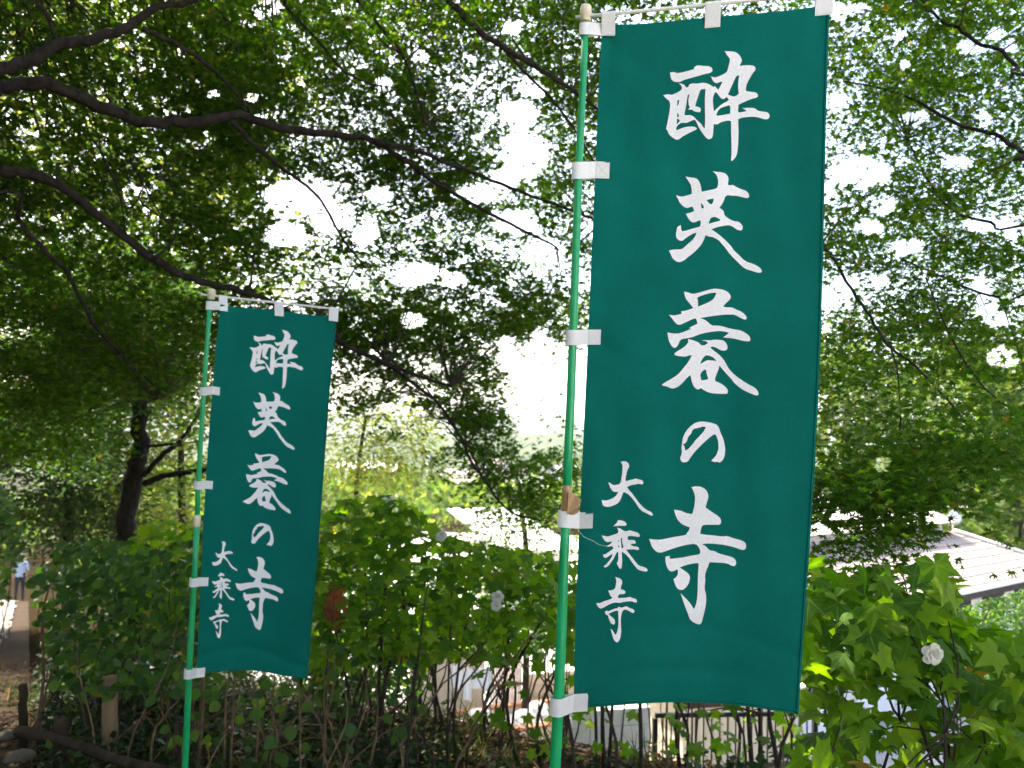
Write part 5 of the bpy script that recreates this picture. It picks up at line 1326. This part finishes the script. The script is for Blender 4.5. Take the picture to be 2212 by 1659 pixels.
mb = MB(); r1 = ub + e * -.35 + back * 1.8 + Vector((0, 0, .93)); r2 = ub + e * (uw + .3) + back * 1.8 + Vector((0, 0, .93)); mb.tube([r1, r2], .09, 10); mb.build('ridge', M['metalroof'], hs, True)
q = [ub + e * (uw + .25) + back * 1.8 + Vector((0, 0, .9)), ub + e * (uw + .25) + back * -.2 + Vector((0, 0, .27)), ub + e * (uw + .25) + back * 3.8 + Vector((0, 0, .27))]
mb = MB(); mb.add(q + [v - e * .05 for v in q], [(0, 1, 2), (5, 4, 3), (0, 3, 4, 1), (1, 4, 5, 2), (2, 5, 3, 0)]); mb.build('gable', M['wallfar'], hs)
quadplate(hs, 'back_roof', [r1 + Vector((0, 0, -.03)), r2 + Vector((0, 0, -.03)), r2 + back * 2 - Vector((0, 0, .66)), r1 + back * 2 - Vector((0, 0, .66))], .02, 'metalroof')
# satellite dish and aerial on the roof end
q = P(2088, 1128, 15.8)
ds = empty('rooftop_aerial', hipB + Vector((0, 0, .03)), 'white dish and thin aerial on the end of the tiled roof', 'aerial')
mb = MB(); mb.tube([hipB + Vector((0, 0, -.02)), hipB + Vector((0, 0, .62))], .014, 8); mb.build('mast', M['concpole'], ds)
mb = MB(); mb.lathe(hipB + Vector((.02, -.03, .32)), [(.02, 0), (.10, .012), (.15, .04), (.155, .045), (.10, .02), (.02, .008)], 18, Vector((-.3, -.9, .35))); mb.build('dish', M['white'], ds, True)
mb = MB(); mb.tube([hipB + Vector((-.35, 0, .58)), hipB + Vector((.4, .1, .6))], .008, 6)
for k_ in range(5): mb.tube([hipB + Vector((-.3 + .15 * k_, -.14, .585)), hipB + Vector((-.3 + .15 * k_, .14, .585))], .005, 5)
mb.build('aerial', M['concpole'], ds)

# shed with a white roof between the banners
wr = [on_z(1085, 1192, -1.5), on_z(1250, 1185, -1.5)]
e = (wr[1] - wr[0]); L = e.length; e.normalize(); back = Vector((-e.y, e.x, 0)); rot = Matrix.Rotation(math.atan2(e.y, e.x), 3, 'Z')
gz = HZ(wr[0].x, wr[0].y)
ws = empty('white_roof_shed', (wr[0].x, wr[0].y, gz), 'white-roofed outbuilding glimpsed beyond the shrubs between the banners', 'outbuilding')
quadplate(ws, 'roof', [wr[0], wr[1], wr[1] + back * 4 + Vector((0, 0, .75)), wr[0] + back * 4 + Vector((0, 0, .75))], .06, 'white')
c = wr[0] + e * L / 2 + back * 2
mb = MB(); mb.box((c.x, c.y, (gz + wr[0].z) / 2 - .02), (L - .3, 3.4, wr[0].z - gz - .1), rot); mb.build('wall', M['wallfar'], ws)

# utility poles and wires
def upole(px, ytop, d, label):
    t = P(px, ytop, d); gz = HZ(t.x, t.y)
    r_ = empty('utility_pole', (t.x, t.y, gz), label, 'utility pole', 'utility poles')
    mb = MB(); mb.tube([Vector((t.x, t.y, gz - .2)), Vector((t.x, t.y, (gz + t.z) / 2)), t], [.19, .17, .14], 12); mb.build('shaft', M['concpole'], r_, True)
    for k_ in (.35, .95):
        mb = MB(); mb.box((t.x, t.y - .2, t.z - k_), (1.6, .09, .1)); ca = mb.build('crossarm', M['concpole'], r_)
        for s_ in (-.7, -.3, .3, .7):
            mb = MB(); mb.lathe(Vector((t.x + s_, t.y - .2, t.z - k_ + .05)), [(.03, 0), (.06, .04), (.035, .07), (.055, .11), (.02, .14)], 8); mb.build('insulator', M['white'], ca, True)
    mb = MB(); mb.lathe(Vector((t.x + .42, t.y, t.z - 2.2)), [(.2, 0), (.24, .05), (.24, .7), (.2, .76)], 14); mb.build('transformer', M['concpole'], r_, True)
    return t
u1 = upole(926, 985, 78, 'pale concrete utility pole far beyond the shrubs between the banners')
u2 = upole(2290, 840, 42, 'concrete utility pole beyond the house')
for k_, (za, lab) in enumerate([(-.2, 'upper power wire crossing behind the right maple'), (-.8, 'lower power wire crossing behind the right maple'), (-3.2, 'lowest sagging cable crossing behind the right maple')]):
    p, q = Vector((u1.x, u1.y - .2, u1.z + za)), Vector((u2.x, u2.y - .2, u2.z + za))
    mb = MB(); mb.tube([p.lerp(q, t) - Vector((0, 0, 1.1 * math.sin(math.pi * t))) for t in np.linspace(0, 1, 24)], .016 if k_ < 2 else .028, 5)
    tag(mb.build('power_wire', M['black']), lab, 'wire', 'power wires')

# far town
TOWN = random.Random(11)
cols = ['white', 'wallfar', 'render']
def town_house(px, d, w, dp, h, rh, rt, mat, rmat, label):
    c = P(px, 1000, d); gz = HZ(c.x, c.y); r_ = empty('town_house', (c.x, c.y, gz), label, 'house', 'houses of the far town')
    R_ = Matrix.Rotation(rt, 3, 'Z'); tr = lambda v: R_ @ Vector(v) + Vector((c.x, c.y, gz))
    mb = MB(); mb.box((c.x, c.y, gz + h / 2 - .2), (w, dp, h + .4), R_); mb.build('wall', M[mat], r_)
    o_ = .5; mb = MB()
    v = [tr((-w / 2 - o_, -dp / 2 - o_, h)), tr((w / 2 + o_, -dp / 2 - o_, h)), tr((w / 2 + o_, dp / 2 + o_, h)), tr((-w / 2 - o_, dp / 2 + o_, h)), tr((-w / 2, 0, h + rh)), tr((w / 2, 0, h + rh))]
    mb.add(v, [(0, 1, 5, 4), (2, 3, 4, 5), (0, 4, 3), (1, 2, 5), (3, 2, 1, 0)]); mb.build('roof', M[rmat], r_)
    for i in range(3):
        for s_ in range(2 if h > 4 else 1):
            mb = MB(); q = tr((-w / 2 + w * (i + .5) / 3, -dp / 2 - .02, 1.5 + 2.6 * s_)); mb.box(q, (w / 6, .06, 1.1), R_); mb.build('window', M['glass'], r_)
rm = ['slate', 'metalroof', 'rooftile']
for i in range(22):
    d = TOWN.uniform(95, 290); px = TOWN.uniform(640, 1330) if i < 17 else TOWN.uniform(1780, 2200)
    w = TOWN.uniform(7, 13); h = TOWN.choice([3.0, 3.2, 5.6, 6.0]); a_, b_ = TOWN.randrange(3), TOWN.randrange(3)
    town_house(px, d, w, TOWN.uniform(6, 9), h, TOWN.uniform(1.4, 2.2), TOWN.uniform(-.6, .6), cols[a_], rm[b_],
               'small hazy distant house of the town in the valley beyond the yard')
# valley woods
n = 16000
ctr = []
while len(ctr) < 520:
    d = random.uniform(34, 300) if len(ctr) < 300 else random.uniform(34, 90); px = random.uniform(-200, 2400)
    p = P(px, 1000, d)
    if p.y > 36: ctr.append((p.x, p.y, HZ(p.x, p.y), min(1 + d * .012, 3.2)))
ctr = np.array(ctr); ci = rng.integers(0, len(ctr), n * 2)
off = rng.normal(0, 1, (n * 2, 3)); off /= np.linalg.norm(off, axis=1, keepdims=True)
pos = ctr[ci, :3] + off * ctr[ci, 3:4] * rng.uniform(.6, 1, (n * 2, 1)) * [1.2, 1.2, 1.0] + np.stack([np.zeros(n * 2), np.zeros(n * 2), ctr[ci, 3] * .9], -1)
fr = frames(rng.normal(0, 1, (n * 2, 3)), off + rng.normal(0, .4, (n * 2, 3)))
tag(link('far_woods', leaf_mesh('far_woods', pos, fr, ctr[ci, 3] * .35 * rng.uniform(.6, 1.3, n * 2), T_QUAD), M['far']), 'far wooded valley beyond the yard that reads as one green mass', 'woods', kind='stuff')

# unseen white hall added behind the camera to bounce sun onto the near banner
th = empty('bounce_hall', (8.9, -4.1, 0), 'added unseen white hall with dark posts that bounces sunlight onto the near banner', 'building')
for i in range(5):
    mb = MB(); mb.box((5.0 + 1.9 * i, -4.1, 2.2), (1.72, .16, 4.2)); mb.build('wall_panel', M['white'], th)
for i in range(6):
    mb = MB(); mb.box((4.05 + 1.9 * i, -4.08, 2.25), (.17, .2, 4.6)); mb.build('post', M['darkbeam'], th)
mb = MB(); mb.box((8.8, -4.1, .08), (9.9, .3, .24)); mb.build('sill_beam', M['darkbeam'], th)
for s_ in (-1, 1):
    mb = MB(); mb.box((8.8 + s_ * 4.8, -7.2, 2.2), (.16, 6, 4.4)); mb.build('side_wall', M['white'], th)
quadplate(th, 'roof', [(3.4, -3.3, 4.55), (14.2, -3.3, 4.55), (14.2, -7.2, 6.6), (3.4, -7.2, 6.6)], .16, 'slate')
quadplate(th, 'roof', [(3.4, -11, 4.55), (14.2, -11, 4.55), (14.2, -7.21, 6.6), (3.4, -7.21, 6.6)], .16, 'slate')

# ------------------------------------------------------------------ walker on the path and flower pots
pp0 = P(40, 1305, 29.5); gx_, gy_ = pp0.x, pp0.y; gz = HZ(gx_, gy_) + .04
def person():
    """standing figure seen from behind, weight on the right leg"""
    J = {'pel': (0, 0, .93), 'waist': (0, .01, 1.08), 'chest': (0, .015, 1.28), 'neckb': (0, 0, 1.43), 'neck': (0, -.005, 1.50), 'head': (0, .02, 1.60), 'top': (0, .01, 1.69),
         'shl': (-.17, 0, 1.40), 'ell': (-.235, -.02, 1.12), 'wrl': (-.22, .06, .90), 'hal': (-.215, .09, .82),
         'shr': (.17, 0, 1.40), 'elr': (.24, -.01, 1.13), 'wrr': (.20, .12, .94), 'har': (.18, .17, .88),
         'hpl': (-.09, 0, .88), 'knl': (-.10, .03, .50), 'anl': (-.11, -.02, .10), 'tol': (-.13, .13, .03), 'hpr': (.09, 0, .88), 'knr': (.10, .05, .50), 'anr': (.12, .02, .10), 'tor': (.14, .17, .03)}
    Rd = {'pel': .15, 'waist': .135, 'chest': .15, 'neckb': .085, 'neck': .055, 'head': .092, 'top': .06, 'shl': .068, 'ell': .045, 'wrl': .03, 'hal': .03, 'shr': .068, 'elr': .045, 'wrr': .03, 'har': .03,
          'hpl': .098, 'knl': .062, 'anl': .042, 'tol': .035, 'hpr': .098, 'knr': .062, 'anr': .042, 'tor': .035}
    E = [('pel', 'waist'), ('waist', 'chest'), ('chest', 'neckb'), ('neckb', 'neck'), ('neck', 'head'), ('head', 'top'), ('neckb', 'shl'), ('shl', 'ell'), ('ell', 'wrl'), ('wrl', 'hal'), ('neckb', 'shr'), ('shr', 'elr'), ('elr', 'wrr'), ('wrr', 'har'),
         ('pel', 'hpl'), ('hpl', 'knl'), ('knl', 'anl'), ('anl', 'tol'), ('pel', 'hpr'), ('hpr', 'knr'), ('knr', 'anr'), ('anr', 'tor')]
    names = list(J)
    vs = [J[k] for k in names]; es = [(names.index(a_), names.index(b_)) for a_, b_ in E]; rads = [Rd[k] for k in names]
    # five fingers on each hand
    for s_, k in ((-1, 'hal'), (1, 'har')):
        hb = names.index(k); h0 = Vector(J[k])
        for i in range(5):
            t = i - 2; L_ = (.035, .06, .066, .062, .05)[i]
            a_ = h0 + Vector((s_ * .012, .018 * t * .6, -.025)); b_ = a_ + Vector((0, .012 + .006 * t, -L_))
            vs += [tuple(a_), tuple(b_)]; rads += [.009, .008]; es += [(hb, len(vs) - 2), (len(vs) - 2, len(vs) - 1)]
    me = bpy.data.meshes.new('person'); me.from_pydata(vs, es, []); me.update()
    o = bpy.data.objects.new('person', me); C.objects.link(o)
    sk = o.modifiers.new('skin', 'SKIN'); sb_ = o.modifiers.new('sub', 'SUBSURF'); sb_.levels = 2; sb_.render_levels = 2
    for i, r_ in enumerate(rads): me.skin_vertices[0].data[i].radius = (r_ * (1.15 if i < 3 else 1), r_ * (.78 if i < 3 else 1))
    me.skin_vertices[0].data[0].use_root = True
    dg = bpy.context.evaluated_depsgraph_get(); dg.update()
    fin = bpy.data.meshes.new_from_object(o.evaluated_get(dg)); o.modifiers.clear(); o.data = fin
    fin.materials.clear()
    for nm, c in (('skin', (.45, .27, .19)), ('shirt', (.48, .56, .68)), ('trousers', (.012, .014, .02)), ('shoes', (.55, .5, .48))):
        mm = rough_mat(nm, tuple(v * .9 for v in c), c, 25, .8, .2, .003); fin.materials.append(mm)
    for p in fin.polygons:
        c = p.center; p.use_smooth = True
        if c.z < .075: p.material_index = 3
        elif c.z < .93 and abs(c.x) < .195 and not (c.y > .11 and c.z > .8): p.material_index = 2
        elif c.z > 1.455: p.material_index = 0
        elif abs(c.x) > .15 and c.z < 1.14: p.material_index = 0
        elif c.z > .86 and abs(c.x) < .3: p.material_index = 1
        else: p.material_index = 0
    for p in fin.polygons:
        if p.center.z < .94 and p.material_index == 1 and abs(p.center.x) > .2: p.material_index = 0
    bm = bmesh.new(); bmesh.ops.create_uvsphere(bm, u_segments=20, v_segments=14, radius=.108)
    for v in bm.verts:
        v.co.z *= 1.12; v.co.y *= 1.08
        if v.co.y > .03 and v.co.z < .055: v.co.y = .03
        if v.co.z < -.06: v.co.z = -.06
        v.co += Vector((0, .005, 1.625))
    hm = bpy.data.meshes.new('hair'); bm.to_mesh(hm); bm.free()
    for p in hm.polygons: p.use_smooth = True
    h = bpy.data.objects.new('hair', hm); C.objects.link(h); hm.materials.append(rough_mat('black_hair', (.008, .007, .006), (.02, .017, .015), 40, .6)); h.parent = o
    # face features (on the far side)
    fm = MB()
    for s_ in (-1, 1): fm.lathe(Vector((s_ * .034, .107, 1.60)), [(.001, -.006), (.011, 0), (.001, .006)], 8, Vector((0, 1, 0)))
    fm.box((0, .118, 1.575), (.02, .03, .04)); fm.box((0, .108, 1.535), (.045, .01, .008))
    for s_ in (-1, 1): fm.box((s_ * .098, .01, 1.59), (.012, .03, .055))
    fc = fm.build('face', fin.materials[0]); fc.parent = o
    return tag(o, 'person in a pale blue shirt and dark trousers walking away down the path', 'person')
pe = person(); pe.location = (gx_, gy_, gz); pe.rotation_euler.z = math.radians(28)
def pot(u, v, s, label):
    x, y = path_pt(u, v); z = HZ(x, y) + .02
    r_ = empty('flower_pot', (x, y, z), label, 'flower pot', 'terracotta pots along the path')
    mb = MB(); mb.lathe((x, y, z), [(.12 * s, 0), (.19 * s, .27 * s), (.19 * s, .28 * s), (.15 * s, .28 * s), (.14 * s, .24 * s)], 20); pb = mb.build('pot', M['terracotta'], r_, True)
    mb = MB(); mb.lathe((x, y, z + .26 * s), [(.195 * s, 0), (.21 * s, .01), (.21 * s, .06 * s), (.19 * s, .065 * s), (.17 * s, .02)], 20); mb.build('rim', M['terracotta'], pb, True)
    k_ = 90; pos = np.array([x, y, z + .45 * s]) + rng.normal(0, .16 * s, (k_, 3))
    leaf_objects(pos, frames(rng.normal(0, 1, (k_, 3)), rng.normal(0, .6, (k_, 3)) + [0, 0, 1]), rng.uniform(.06, .11, k_) * s, T_OVAL, 'oval', M['oval'], r_)
pot(19.5, 1.62, 1.35, 'large terracotta pot of leafy green beside the stone slabs')
pot(17.2, 1.66, 1.1, 'smaller terracotta pot nearer the bend of the path')
pot(21.4, 1.60, 1.0, 'terracotta pot closest to the walker on the path')

# ------------------------------------------------------------------ hazy air
mb = MB(); mb.box((0, 1250, 20), (5600, 2760, 130))
m = bpy.data.materials.new('hazy_air'); m.use_nodes = True; nt = m.node_tree
nt.nodes.remove(nt.nodes['Principled BSDF'])
pv = nt.nodes.new('ShaderNodeVolumePrincipled'); pv.inputs['Color'].default_value = (.93, .96, 1, 1); pv.inputs['Density'].default_value = .00036; pv.inputs['Anisotropy'].default_value = .25
nt.links.new(pv.outputs[0], nt.nodes['Material Output'].inputs['Volume'])
hz = mb.build('haze', m); tag(hz, 'pale summer haze over the valley', 'haze', kind='stuff')
